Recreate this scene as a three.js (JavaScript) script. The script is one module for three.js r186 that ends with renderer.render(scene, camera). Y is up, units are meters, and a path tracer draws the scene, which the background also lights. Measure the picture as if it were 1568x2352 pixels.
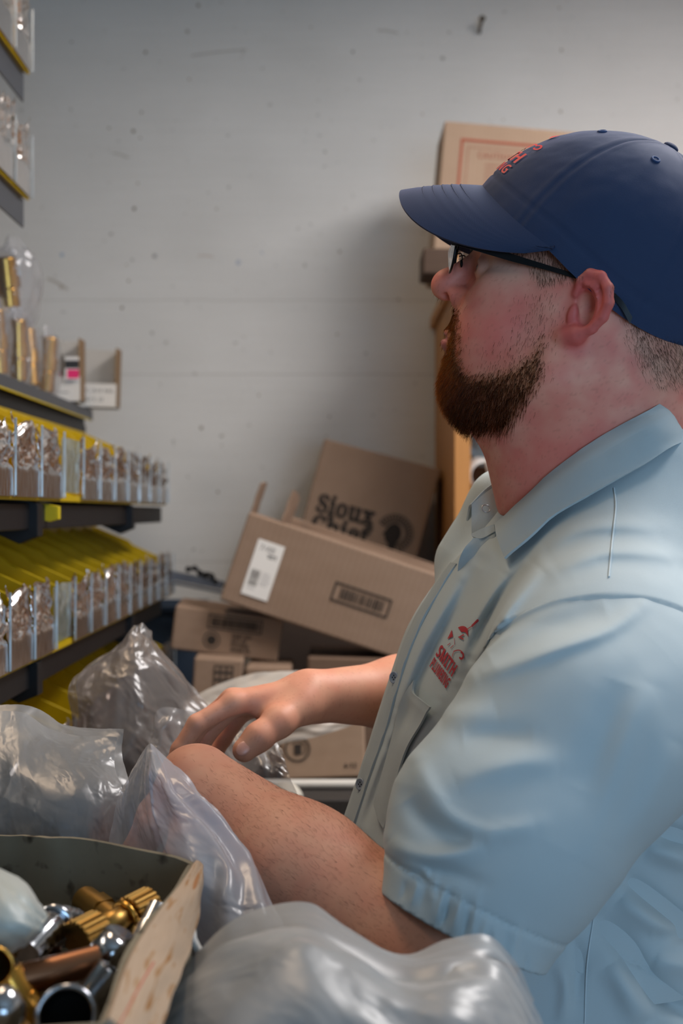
import * as THREE from 'three';
import { RoundedBoxGeometry } from 'three/addons/geometries/RoundedBoxGeometry.js';
import { mergeGeometries, mergeVertices, toCreasedNormals } from 'three/addons/utils/BufferGeometryUtils.js';
import { ImprovedNoise } from 'three/addons/math/ImprovedNoise.js';
import { RectAreaLightUniformsLib } from 'three/addons/lights/RectAreaLightUniformsLib.js';
RectAreaLightUniformsLib.init();

// ------------------------------------------------------------------ camera, light, exposure
const EYE = 1.42;                                   // height of the lens over the floor
const FOV = 2 * Math.atan(18 / 50) * 180 / Math.PI; // a 50 mm lens on an upright full frame
const scene = new THREE.Scene();
scene.background = new THREE.Color(0x0b0d10);
const camera = new THREE.PerspectiveCamera(FOV, 1568 / 2352, 0.05, 30);
camera.position.set(0, EYE, 0);
camera.lookAt(0, EYE, -3);
camera.focus = 1.3;
camera.userData.fStop = 5.6;
scene.add(camera);
const renderer = new THREE.WebGLRenderer({ antialias: true });
renderer.toneMapping = THREE.LinearToneMapping;
renderer.toneMappingExposure = 0.88;
renderer.shadowMap.enabled = true;
// the room's lamps: [x, y, z, width (x), depth (z), sRGB colour, radiance]
const CEILING_LAMPS = [
  [1.05, 2.86, -1.95, 0.62, 1.3, 0xfffaf8, 26],
  [-0.5, 2.86, -1.7, 0.3, 1.2, 0xffdfbc, 10],
  [-1.5, 2.86, -0.8, 0.3, 1.2, 0xfff0de, 8],
];
// the window in the wall behind the camera: [x, y, z, width, height, colour, radiance]
const WINDOW = [1.0, 1.5, 2.47, 1.6, 1.3, 0xa8cdee, 8];
const WALL_Z = -3.8;

// ------------------------------------------------------------------ helpers
const F = 3267;
const V = (x, y, z) => new THREE.Vector3(x, y, z);
const P = (u, v, d) => V((u - 784) / F * d, EYE - (v - 1176) / F * d, -d);   // a point of the drawing board at a distance
const px = (p) => [784 + p.x / -p.z * F, 1176 - (p.y - EYE) / -p.z * F];
const rnd = (seed) => { let a = seed >>> 0; return () => { a = (a + 0x6d2b79f5) | 0; let t = Math.imul(a ^ (a >>> 15), 1 | a); t = (t + Math.imul(t ^ (t >>> 7), 61 | t)) ^ t; return ((t ^ (t >>> 14)) >>> 0) / 4294967296; }; };
const perlin = new ImprovedNoise();
const noise = (x, y, z) => perlin.noise(x + 31.7, y + 17.3, z + 5.1);
const fbm = (x, y, z, n = 4) => { let s = 0, a = 0.5; for (let i = 0; i < n; i++, a *= 0.5, x *= 2.03, y *= 2.03, z *= 2.03) s += a * noise(x, y, z); return s; };
const clamp = (x, a = 0, b = 1) => (x < a ? a : x > b ? b : x);
const smooth = (a, b, x) => { const t = clamp((x - a) / (b - a)); return t * t * (3 - 2 * t); };
const mix = (a, b, t) => a + (b - a) * t;
const names = {};
const numbered = (n) => { names[n] = (names[n] ?? -1) + 1; return names[n] ? n + '_' + String(names[n]).padStart(3, '0') : n; };
function shade(o) { o.traverse((c) => { if (c.isMesh) { c.castShadow = true; c.receiveShadow = true; } }); return o; }
function tag(o, label, category, group) { o.userData.label = label; o.userData.category = category; if (group) o.userData.group = group; return o; }
function thing(name, label, category, pos = V(0, 0, 0), group) {
  const o = new THREE.Group(); o.name = numbered(name); o.position.copy(pos); scene.add(o);
  return tag(o, label, category, group);
}
function mesh(name, geo, mat, parent = scene) {
  const m = new THREE.Mesh(geo, mat); m.name = parent === scene ? numbered(name) : name;
  m.castShadow = m.receiveShadow = true; parent.add(m); return m;
}
function struct(name, geo, mat) { const m = mesh(name, geo, mat); m.userData.kind = 'structure'; return m; }
const std = (o) => new THREE.MeshStandardMaterial(o);
const phys = (o) => new THREE.MeshPhysicalMaterial(o);
const box = (w, h, d, x = 0, y = 0, z = 0) => new THREE.BoxGeometry(w, h, d).translate(x, y, z);
const rbox = (w, h, d, r, x = 0, y = 0, z = 0, s = 2) => new RoundedBoxGeometry(w, h, d, s, r).translate(x, y, z);
function merge(list) { return mergeGeometries(list.map((g) => { const k = g.index ? g.toNonIndexed() : g; for (const n of Object.keys(k.attributes)) if (!['position', 'normal', 'uv'].includes(n)) k.deleteAttribute(n); return k; })); }
function canvas(w, h, draw) {
  const c = document.createElement('canvas'); c.width = w; c.height = h;
  const g = c.getContext('2d'); draw(g, w, h); return c;
}
function tex(c, srgb = true, repeat) {
  const t = new THREE.CanvasTexture(c); if (srgb) t.colorSpace = THREE.SRGBColorSpace;
  if (repeat) { t.wrapS = t.wrapT = THREE.RepeatWrapping; t.repeat.set(...repeat); }
  return t;
}
// a curve through points, sampled evenly
const curve = (pts, n, closed = false) => new THREE.CatmullRomCurve3(pts, closed, 'centripetal').getSpacedPoints(n);
// a closed sheet of some thickness through rows of points; bend(u, v) adds a push along the normal in metres
function sheet(rows, nu, nv, thick, bend, smoothV = true) {
  const lines = rows.map((r) => (r.length > 1 ? curve(r, nu) : r));
  const g = [];
  for (let i = 0; i <= nu; i++) {
    const col = lines.map((l) => l[i]);
    g.push(smoothV && col.length > 2 ? new THREE.CatmullRomCurve3(col, false, 'centripetal').getPoints(nv) : Array.from({ length: nv + 1 }, (_, j) => { const t = j / nv * (col.length - 1), k = Math.min(col.length - 2, Math.floor(t)); return col[k].clone().lerp(col[k + 1], t - k); }));
  }
  return thicken(g, nu, nv, thick, bend);
}
function thicken(g, nu, nv, thick, bend) {
  const nrm = (a) => a.map((row, i) => row.map((p, j) => {
    const du = a[Math.min(nu, i + 1)][j].clone().sub(a[Math.max(0, i - 1)][j]), dv = a[i][Math.min(nv, j + 1)].clone().sub(a[i][Math.max(0, j - 1)]);
    const n = du.cross(dv); return n.lengthSq() > 1e-20 ? n.normalize() : V(0, 0, 1);
  }));
  let n = nrm(g);
  if (bend) { g = g.map((row, i) => row.map((p, j) => p.clone().addScaledVector(n[i][j], bend(i / nu, j / nv, p)))); n = nrm(g); }
  const pos = [], uv = [], idx = [], W = nv + 1, M = (nu + 1) * W;
  for (const s of [0.5, -0.5]) for (let i = 0; i <= nu; i++) for (let j = 0; j <= nv; j++) { const p = g[i][j].clone().addScaledVector(n[i][j], s * thick); pos.push(p.x, p.y, p.z); uv.push(i / nu, j / nv); }
  const q = (a, b, c, d) => idx.push(a, b, c, a, c, d);
  for (let i = 0; i < nu; i++) for (let j = 0; j < nv; j++) { const a = i * W + j; q(a, a + W, a + W + 1, a + 1); if (thick) q(M + a, M + a + 1, M + a + W + 1, M + a + W); }
  let geo = new THREE.BufferGeometry();
  geo.setAttribute('position', new THREE.Float32BufferAttribute(thick ? pos : pos.slice(0, M * 3), 3));
  geo.setAttribute('uv', new THREE.Float32BufferAttribute(thick ? uv : uv.slice(0, M * 2), 2));
  geo.setIndex(idx); geo.computeVertexNormals();
  if (thick) { // rims, with their own vertices
    const rp = [], ru = [], ri = [];
    const rim = (list) => { const b = rp.length / 3; for (const k of list) for (const o of [0, M]) { rp.push(...pos.slice((k + o) * 3, (k + o) * 3 + 3)); ru.push(...uv.slice(k * 2, k * 2 + 2)); } for (let t = 0; t < list.length - 1; t++) { const a = b + t * 2; ri.push(a, a + 1, a + 3, a, a + 3, a + 2); } };
    const r = (n2, f) => Array.from({ length: n2 + 1 }, (_, t) => f(t));
    rim(r(nu, (t) => t * W)); rim(r(nu, (t) => (nu - t) * W + nv)); rim(r(nv, (t) => (nv - t))); rim(r(nv, (t) => nu * W + t));
    const rg = new THREE.BufferGeometry();
    rg.setAttribute('position', new THREE.Float32BufferAttribute(rp, 3)); rg.setAttribute('uv', new THREE.Float32BufferAttribute(ru, 2)); rg.setIndex(ri); rg.computeVertexNormals();
    geo = mergeGeometries([geo, rg]);
  }
  return geo;
}
// a tube of changing radius through points
function tube(pts, radius, n = 40, sides = 8, closed = false) {
  const c = new THREE.CatmullRomCurve3(pts, closed, 'centripetal');
  const g = new THREE.TubeGeometry(c, n, 1, sides, closed), p = g.attributes.position;
  const rad = typeof radius === 'function' ? radius : () => radius;
  for (let i = 0; i <= n; i++) { const o = c.getPointAt(i / n), r = rad(i / n); for (let j = 0; j <= sides; j++) { const k = i * (sides + 1) + j; p.setXYZ(k, o.x + (p.getX(k) - o.x) * r, o.y + (p.getY(k) - o.y) * r, o.z + (p.getZ(k) - o.z) * r); } }
  if (!closed) {
    const caps = [0, n].map((i) => { const o = c.getPointAt(i / n); const a = []; for (let j = 0; j < sides; j++) { const k = i * (sides + 1) + j, k2 = k + 1; const A = V(p.getX(k), p.getY(k), p.getZ(k)), B = V(p.getX(k2), p.getY(k2), p.getZ(k2)); a.push(...(i ? [o, A, B] : [o, B, A])); } const b = new THREE.BufferGeometry().setFromPoints(a); b.computeVertexNormals(); b.setAttribute('uv', new THREE.Float32BufferAttribute(new Float32Array(a.length * 2), 2)); return b; });
    return mergeGeometries([g.toNonIndexed(), ...caps]);
  }
  return g;
}
// naive surface nets over a distance function f(x, y, z)
function nets(f, lo, hi, h, lip = 1.5) {
  const n = [0, 1, 2].map((k) => Math.ceil((hi[k] - lo[k]) / h) + 1), [nx, ny, nz] = n, B = 4;
  const val = new Float32Array(nx * ny * nz), at = (i, j, k) => (k * ny + j) * nx + i, reach = B * h * 0.87 * lip;
  for (let k0 = 0; k0 < nz; k0 += B) for (let j0 = 0; j0 < ny; j0 += B) for (let i0 = 0; i0 < nx; i0 += B) {
    const d = f(lo[0] + (i0 + 1.5) * h, lo[1] + (j0 + 1.5) * h, lo[2] + (k0 + 1.5) * h), far = Math.abs(d) > reach;
    for (let k = k0; k < Math.min(nz, k0 + B); k++) for (let j = j0; j < Math.min(ny, j0 + B); j++) for (let i = i0; i < Math.min(nx, i0 + B); i++) val[at(i, j, k)] = far ? d : f(lo[0] + i * h, lo[1] + j * h, lo[2] + k * h);
  }
  const cell = new Int32Array(nx * ny * nz).fill(-1), pos = [], idx = [];
  const off = [[0, 0, 0], [1, 0, 0], [0, 1, 0], [1, 1, 0], [0, 0, 1], [1, 0, 1], [0, 1, 1], [1, 1, 1]];
  const E = [[0, 1], [2, 3], [4, 5], [6, 7], [0, 2], [1, 3], [4, 6], [5, 7], [0, 4], [1, 5], [2, 6], [3, 7]];
  for (let k = 0; k < nz - 1; k++) for (let j = 0; j < ny - 1; j++) for (let i = 0; i < nx - 1; i++) {
    let m = 0; const c = [];
    for (let q = 0; q < 8; q++) { const v = val[at(i + off[q][0], j + off[q][1], k + off[q][2])]; c.push(v); if (v < 0) m |= 1 << q; }
    if (!m || m === 255) continue;
    let s = 0, x = 0, y = 0, z = 0;
    for (const [a, b] of E) if ((c[a] < 0) !== (c[b] < 0)) { const t = c[a] / (c[a] - c[b]); x += mix(off[a][0], off[b][0], t); y += mix(off[a][1], off[b][1], t); z += mix(off[a][2], off[b][2], t); s++; }
    cell[at(i, j, k)] = pos.length / 3;
    pos.push(lo[0] + (i + x / s) * h, lo[1] + (j + y / s) * h, lo[2] + (k + z / s) * h);
  }
  const quad = (a, b, c, d, flip) => { if (a < 0 || b < 0 || c < 0 || d < 0) return; if (flip) idx.push(a, c, b, a, d, c); else idx.push(a, b, c, a, c, d); };
  for (let k = 1; k < nz - 1; k++) for (let j = 1; j < ny - 1; j++) for (let i = 1; i < nx - 1; i++) {
    const s = val[at(i, j, k)] < 0;
    if (s !== (val[at(i + 1, j, k)] < 0)) quad(cell[at(i, j - 1, k - 1)], cell[at(i, j, k - 1)], cell[at(i, j, k)], cell[at(i, j - 1, k)], !s);
    if (s !== (val[at(i, j + 1, k)] < 0)) quad(cell[at(i - 1, j, k - 1)], cell[at(i - 1, j, k)], cell[at(i, j, k)], cell[at(i, j, k - 1)], !s);
    if (s !== (val[at(i, j, k + 1)] < 0)) quad(cell[at(i - 1, j - 1, k)], cell[at(i, j - 1, k)], cell[at(i, j, k)], cell[at(i - 1, j, k)], !s);
  }
  const nor = new Float32Array(pos.length), e = h * 0.6;
  for (let q = 0; q < pos.length; q += 3) {
    const x = pos[q], y = pos[q + 1], z = pos[q + 2];
    const a = f(x + e, y, z) - f(x - e, y, z), b = f(x, y + e, z) - f(x, y - e, z), c = f(x, y, z + e) - f(x, y, z - e), l = Math.hypot(a, b, c) || 1;
    nor[q] = a / l; nor[q + 1] = b / l; nor[q + 2] = c / l;
  }
  const g = new THREE.BufferGeometry();
  g.setAttribute('position', new THREE.Float32BufferAttribute(pos, 3));
  g.setAttribute('normal', new THREE.BufferAttribute(nor, 3));
  g.setIndex(idx); return g;
}
const smin = (a, b, k) => { const h = Math.max(k - Math.abs(a - b), 0) / k; return Math.min(a, b) - h * h * k * 0.25; };
const smax = (a, b, k) => -smin(-a, -b, k);
// tapered capsule between two points
function cone(a, b, ra, rb) {
  const dx = b.x - a.x, dy = b.y - a.y, dz = b.z - a.z, L = dx * dx + dy * dy + dz * dz;
  return (x, y, z) => { const px_ = x - a.x, py = y - a.y, pz = z - a.z, t = clamp((px_ * dx + py * dy + pz * dz) / L); return Math.hypot(px_ - t * dx, py - t * dy, pz - t * dz) - (ra + (rb - ra) * t); };
}
// ellipsoid with axes (unit vectors) and radii
function ell(c, ax, r) {
  const [A, B, C] = ax;
  return (x, y, z) => {
    const X = x - c.x, Y = y - c.y, Z = z - c.z;
    const a = (X * A.x + Y * A.y + Z * A.z) / r[0], b = (X * B.x + Y * B.y + Z * B.z) / r[1], d = (X * C.x + Y * C.y + Z * C.z) / r[2];
    const k0 = Math.hypot(a, b, d), k1 = Math.hypot(a / r[0], b / r[1], d / r[2]); return k1 < 1e-9 ? -Math.min(...r) : k0 * (k0 - 1) / k1;
  };
}
// ================================================================== the room
{
  // painted plywood: fine horizontal grain, filled nail heads, scuffs and stains
  const W = 2048, Hh = 2048, M = 3.4; // metres across
  const U = (u) => ((u - 784) / F * 3.8 / M + 0.5) * W, Vv = (v) => (0.5 + (v - 1176) / F * 3.8 / M) * Hh;
  const r = rnd(11);
  const marks = (g, bump) => {
    const spot = (u, v, rr, c) => { g.fillStyle = c; g.beginPath(); g.ellipse(U(u), Vv(v), rr, rr * 1.1, 0, 0, 7); g.fill(); };
    const k = bump ? 'rgb(60,60,60)' : null, R_ = 0.27;
    for (const [u, v, s, c] of [[334, 120, 7, '#6f675c'], [325, 258, 6, '#8d8579'], [306, 301, 8, '#6d6152'], [322, 317, 5, '#8a8276'], [308, 479, 8, '#5f5548'], [295, 645, 6, '#857c70'], [280, 707, 7, '#6a6156'], [268, 934, 5, '#6a6258'], [164, 96, 5, '#8c867c'], [430, 72, 8, '#989288'], [434, 182, 6, '#a09a90'], [455, 12, 8, '#948b80'], [810, 119, 7, '#8b8780'], [714, 62, 5, '#a8a296'], [1289, 115, 7, '#918a80'], [1287, 256, 7, '#8f877c'], [250, 294, 6, '#8a8378'], [756, 957, 5, '#7f7a72'], [780, 578, 7, '#9d978c'], [774, 768, 6, '#a39d92'], [1155, 275, 5, '#a59f94'], [970, 262, 5, '#a08e86'], [1284, 18, 6, '#a9a398'], [497, 480, 6, '#a6a096'], [316, 421, 6, '#a09a8e'], [290, 608, 5, '#a59f94'], [354, 588, 9, '#98928c'], [594, 908, 6, '#9e988e'], [915, 688, 6, '#908a80'], [1110, 650, 6, '#8c867c'], [462, 983, 9, '#8f897f'], [500, 1130, 7, '#918b82']]) spot(u, v, s * R_ * 1.15, k ?? c);
    if (!bump) { spot(142, 585, 10 * R_, '#8fa5bd'); spot(547, 603, 14 * R_, 'rgba(140,155,178,0.55)'); spot(601, 580, 9 * R_, 'rgba(150,162,180,0.5)'); spot(356, 588, 12 * R_, 'rgba(130,138,150,0.4)'); spot(140, 660, 10 * R_, 'rgba(120,105,90,.45)'); }
    const smear = (u, v, du, dv, w, c) => { g.strokeStyle = c; g.lineWidth = w; g.lineCap = 'round'; g.beginPath(); g.moveTo(U(u), Vv(v)); g.quadraticCurveTo(U(u + du / 2), Vv(v + dv / 2 - 4), U(u + du), Vv(v + dv)); g.stroke(); };
    smear(440, 128, 125, -14, 1.4, bump ? 'rgb(90,90,90)' : 'rgba(110,102,94,0.55)'); smear(868, 70, 44, 6, 2.2, bump ? 'rgb(100,100,100)' : 'rgba(120,112,100,0.5)'); smear(455, 588, 34, 2, 2, 'rgba(150,120,105,0.4)'); smear(110, 640, 44, 24, 4, 'rgba(110,95,80,0.35)'); smear(260, 352, 34, 10, 3, 'rgba(130,122,110,0.35)');
  };
  const paint = (bump) => canvas(W, Hh, (g) => {
    g.fillStyle = bump ? 'rgb(140,140,140)' : '#d3d3d1'; g.fillRect(0, 0, W, Hh);
    const im = g.getImageData(0, 0, W, Hh), d = im.data;
    for (let y = 0; y < Hh; y++) for (let x = 0; x < W; x++) {
      const k = (y * W + x) * 4, gr = noise(x * 0.006, y * 0.11, 3) * 0.6 + noise(x * 0.022, y * 0.33, 8) * 0.5, bl = bump ? 0 : fbm(x * 0.006, y * 0.008, 5, 4), pt = noise(x * 0.16, y * 0.22, 9);
      const spk = noise(x * 0.09, y * 0.12, 21), sp2 = noise(x * 0.015, y * 0.02, 12);
      let t = bump ? gr * 22 + pt * 8 : gr * 3.2 + bl * 9 + pt * 1.6;
      if (!bump && spk > 0.5 && sp2 > 0.02) t -= (spk - 0.5) * 190 * clamp(sp2 * 3);
      d[k] += t * 1.0; d[k + 1] += t * 1.01; d[k + 2] += t * 1.05;
    }
    g.putImageData(im, 0, 0);
    g.strokeStyle = bump ? 'rgba(0,0,0,.5)' : 'rgba(120,115,108,.28)'; // cracks between the plies of the boards
    for (const v of [690, 860, 1290]) { g.lineWidth = bump ? 2 : 1.5; g.beginPath(); for (let u = -300; u < 1900; u += 40) { const y = Vv(v) + 1.2 * noise(u * 0.02, v, 1); u === -300 ? g.moveTo(U(u), y) : g.lineTo(U(u), y); } g.stroke(); }
    marks(g, bump);
  });
  const map = tex(paint(false)), bm = tex(paint(true), false);
  const wm = std({ map, bumpMap: bm, bumpScale: 0.0016, roughness: 0.72 });
  const g = new THREE.BoxGeometry(6.4, 3.0, 0.12); g.translate(0, 1.5, WALL_Z - 0.06);
  const p = g.attributes.position, uv = g.attributes.uv; for (let i = 0; i < p.count; i++) uv.setXY(i, p.getX(i) / M + 0.5, (p.getY(i) - EYE) / M + 0.5);
  map.wrapS = map.wrapT = bm.wrapS = bm.wrapT = THREE.MirroredRepeatWrapping;
  struct('wall_back', g, wm);
}
struct('floor', box(6.4, 0.1, 6.4, 0, -0.05, -0.7), std({ color: 0x6f6a64, roughness: 0.7 }));
struct('ceiling', box(6.4, 0.1, 6.4, 0, 3.05, -0.7), std({ color: 0xd8d6d0, roughness: 0.9 }));
struct('wall_left', box(0.12, 3.0, 6.4, -2.66, 1.5, -0.7), std({ color: 0x9a958c, roughness: 0.85 }));
struct('wall_right', box(0.12, 3.0, 6.4, 2.66, 1.5, -0.7), std({ color: 0xb9b6b0, roughness: 0.85 }));
struct('wall_front', box(6.4, 3.0, 0.12, 0, 1.5, 2.56), std({ color: 0xa9a6a0, roughness: 0.85 }));
for (const [k, [x, y, z, w, d, col, r]] of CEILING_LAMPS.entries()) {
  const t = thing('ceiling_lamp', ['wide white ceiling lamp over the right aisle', 'narrow warm ceiling lamp over the bench', 'narrow white ceiling lamp over the left side of the room'][k], 'lamp', V(x, y, z));
  mesh('housing', rbox(w + 0.06, 0.1, d + 0.06, 0.012, 0, 0.09, 0), std({ color: 0xe8e8e6, roughness: 0.5 }), t);
  mesh('diffuser', box(w, 0.02, d, 0, 0.03, 0), std({ color: 0xf0f0ee, emissive: new THREE.Color(col), emissiveIntensity: 1.5, roughness: 0.5 }), t);
  const L = new THREE.RectAreaLight(new THREE.Color(col), r, w, d); L.position.set(x, y + 0.012, z); L.rotation.x = -Math.PI / 2; scene.add(L);
}
{
  const [x, y, z, w, h, col, r] = WINDOW;
  const fr = std({ color: 0xd8d6d2, roughness: 0.6 });
  struct('window_1', merge([box(w, h, 0.02, x, y, z)]), std({ color: 0x88a0b8, emissive: new THREE.Color(col), emissiveIntensity: 2, roughness: 0.3 }));
  struct('trim_1', merge([box(w + 0.16, 0.08, 0.06, x, y + h / 2 + 0.04, z), box(w + 0.16, 0.08, 0.06, x, y - h / 2 - 0.04, z), box(0.08, h, 0.06, x - w / 2 - 0.04, y, z), box(0.08, h, 0.06, x + w / 2 + 0.04, y, z)]), fr);
  const L = new THREE.RectAreaLight(new THREE.Color(col), r, w, h); L.position.set(x, y, z - 0.02); scene.add(L); // faces -z
}
// a bent screw left in the wall
{
  const t = thing('screw', 'small bent screw sticking out of the bare white wall', 'screw', P(1103, 62, 3.78)), m = std({ color: 0x6a6258, metalness: 0.7, roughness: 0.5 });
  mesh('shank', tube([V(0, -0.008, -0.02), V(-0.002, -0.004, 0.012), V(0.001, 0.004, 0.024)], 0.0045, 16, 8), m, t);
  mesh('head', new THREE.CylinderGeometry(0.009, 0.007, 0.006, 14).rotateX(1.2).translate(0.002, 0.012, 0.028), m, t);
}
// ================================================================== the rack of yellow bin trays on the left
const crumple = (seed, n = 7) => { const r = rnd(seed), w = Array.from({ length: n }, (_, i) => { const a = r() * Math.PI * 2, f = 1 + i * 0.75 + r() * 0.6; return [Math.cos(a) * f, Math.sin(a) * f, r() * 9, 1 / (1 + i * 0.55)]; }); const tot = w.reduce((s, q) => s + q[3], 0);
  return (u, v) => { let s = 0; const du = 0.25 * noise(u * 2.3, v * 2.3, seed), dv = 0.25 * noise(v * 2.1, u * 2.1, seed + 4); for (const [a, b, p, k] of w) { const t = (u + du) * a + (v + dv) * b + p, q = t - Math.floor(t); s += k * (q < 0.5 ? 4 * q - 1 : 3 - 4 * q); } return s / tot; }; };
const yellow = phys({ color: 0xb89a00, roughness: 0.45, specularIntensity: 0.6 });
const blackSteel = std({ color: 0x15161a, roughness: 0.5, metalness: 0.4 });
const greySteel = std({ color: 0x5c5f66, roughness: 0.45, metalness: 0.6 });
const foilMat = phys({ color: 0xe0dad6, metalness: 1, roughness: 0.24 });
const clearMat = phys({ color: 0xdfeaf0, roughness: 0.12, transmission: 0.9, thickness: 0, ior: 1.45 });
const edgeMat = phys({ color: 0xa8b0b4, roughness: 0.35, metalness: 0.4 });
const RX = -0.40, RB = -0.58;             // front and back planes of the trays
const ordinal = ['first', 'second', 'third', 'fourth', 'fifth', 'sixth', 'seventh', 'eighth', 'ninth', 'tenth', 'eleventh', 'twelfth', 'thirteenth', 'fourteenth', 'fifteenth'];
// a tray: sloped floor, dividers, back wall and a low front lip; y is the front foot over the eye
function tray(x, back, y, zs, which) {
  const z0 = -zs[0], z1 = -zs[zs.length - 1], L = z0 - z1, zc = (z0 + z1) / 2, run = x - back;
  const t = thing('bin_tray', which + ' yellow plastic bin tray', 'bin tray', V(x, EYE + y, zc));
  const prof = (pts, w) => new THREE.ExtrudeGeometry(new THREE.Shape(pts.map((p) => new THREE.Vector2(...p))), { depth: w, bevelEnabled: true, bevelSize: 0.001, bevelThickness: 0.001, bevelSegments: 1 });
  mesh('tray_floor', prof([[0, 0], [0, 0.004], [-run, 0.088], [-run, 0.08]], L - 0.004).translate(0, 0, -L / 2 + 0.002), yellow, t);
  mesh('back_panel', prof([[-run, 0.08], [-run - 0.003, 0.08], [-run - 0.003, 0.162], [-run, 0.162]], L - 0.004).translate(0, 0, -L / 2 + 0.002), yellow, t);
  mesh('front_lip', box(0.003, 0.008, L, 0, 0.004, 0), yellow, t);
  const dv = prof([[-0.004, 0.006], [-0.004, 0.074], [-0.012, 0.08], [-0.09, 0.116], [-0.1, 0.126], [-run, 0.16], [-run, 0.085]], 0.0022);
  zs.forEach((d) => mesh('divider', dv, yellow, t).position.z = -d - zc - 0.001);
  const ridge = box(0.004, 0.002, 0.02);
  return t;
}
// the crumpled silver bag that fills one bin's mouth
const foilGeo = [0, 1, 2, 3, 4].map((k) => (w, h) => {
  const c = crumple(31 + k * 7), c2 = crumple(90 + k, 4), NU = 54, NV = 50, g = [];
  for (let i = 0; i <= NU; i++) { const u = i / NU, col = []; const top = h * (0.9 + 0.16 * c2(u * 0.8, 0.3) + 0.1 * Math.abs(2 * u - 1) ** 3) ; for (let j = 0; j <= NV; j++) { const v = j / NV; const y = v < 0.28 ? v / 0.28 * h * 0.34 : mix(h * 0.34, top, (v - 0.28) / 0.72); const up = smooth(0.26, 0.4, v); const back = v < 0.28 ? 0.0006 * noise(u * 40, v * 4, k) : -0.004 * up + 0.0085 * up * c(u * 1.15, v * 1.0) + 0.0036 * up * c(u * 2.7 + 3, v * 2.2) - 0.005 * smooth(0.8, 1, v) * (0.4 + c2(u, v)); col.push(V(back, y, (0.5 - u) * w)); } g.push(col); }
  return thicken(g, NU, NV, 0.0006);
});
function fill(x, y, zs, which, gap, group, rows = 0.098) {
  const pr = new Map();
  for (let k = 0; k < zs.length - 1; k++) {
    const w = zs[k + 1] - zs[k] - 0.0052, zc = -(zs[k] + zs[k + 1]) / 2;
    if (k === gap) {
      const s = mesh('clear_window', sheet([[V(0, 0.012, w / 2), V(0.001, 0.012, 0), V(0, 0.012, -w / 2)], [V(0.001, 0.09, w / 2), V(-0.002, 0.092, 0), V(0.001, 0.09, -w / 2)]], 20, 12, 0.0008, (u, v) => 0.0012 * noise(u * 6, v * 4, 3)), clearMat);
      s.position.set(x + 0.002, EYE + y, zc); tag(s, 'clear film window over the empty bin in the ' + which + ' tray', 'film'); continue;
    }
    const v = k % 5, key = v; if (!pr.has(key)) pr.set(key, foilGeo[v](w, rows * (0.96 + 0.1 * ((k * 7) % 5) / 5)));
    const f = mesh('foil_bag', pr.get(key), foilMat); f.position.set(x + 0.005, EYE + y + 0.003, zc);
    tag(f, ordinal[k] + ' crumpled silver bag from the near end of the ' + which + ' yellow tray', 'foil bag', group);
  }
}
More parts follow.
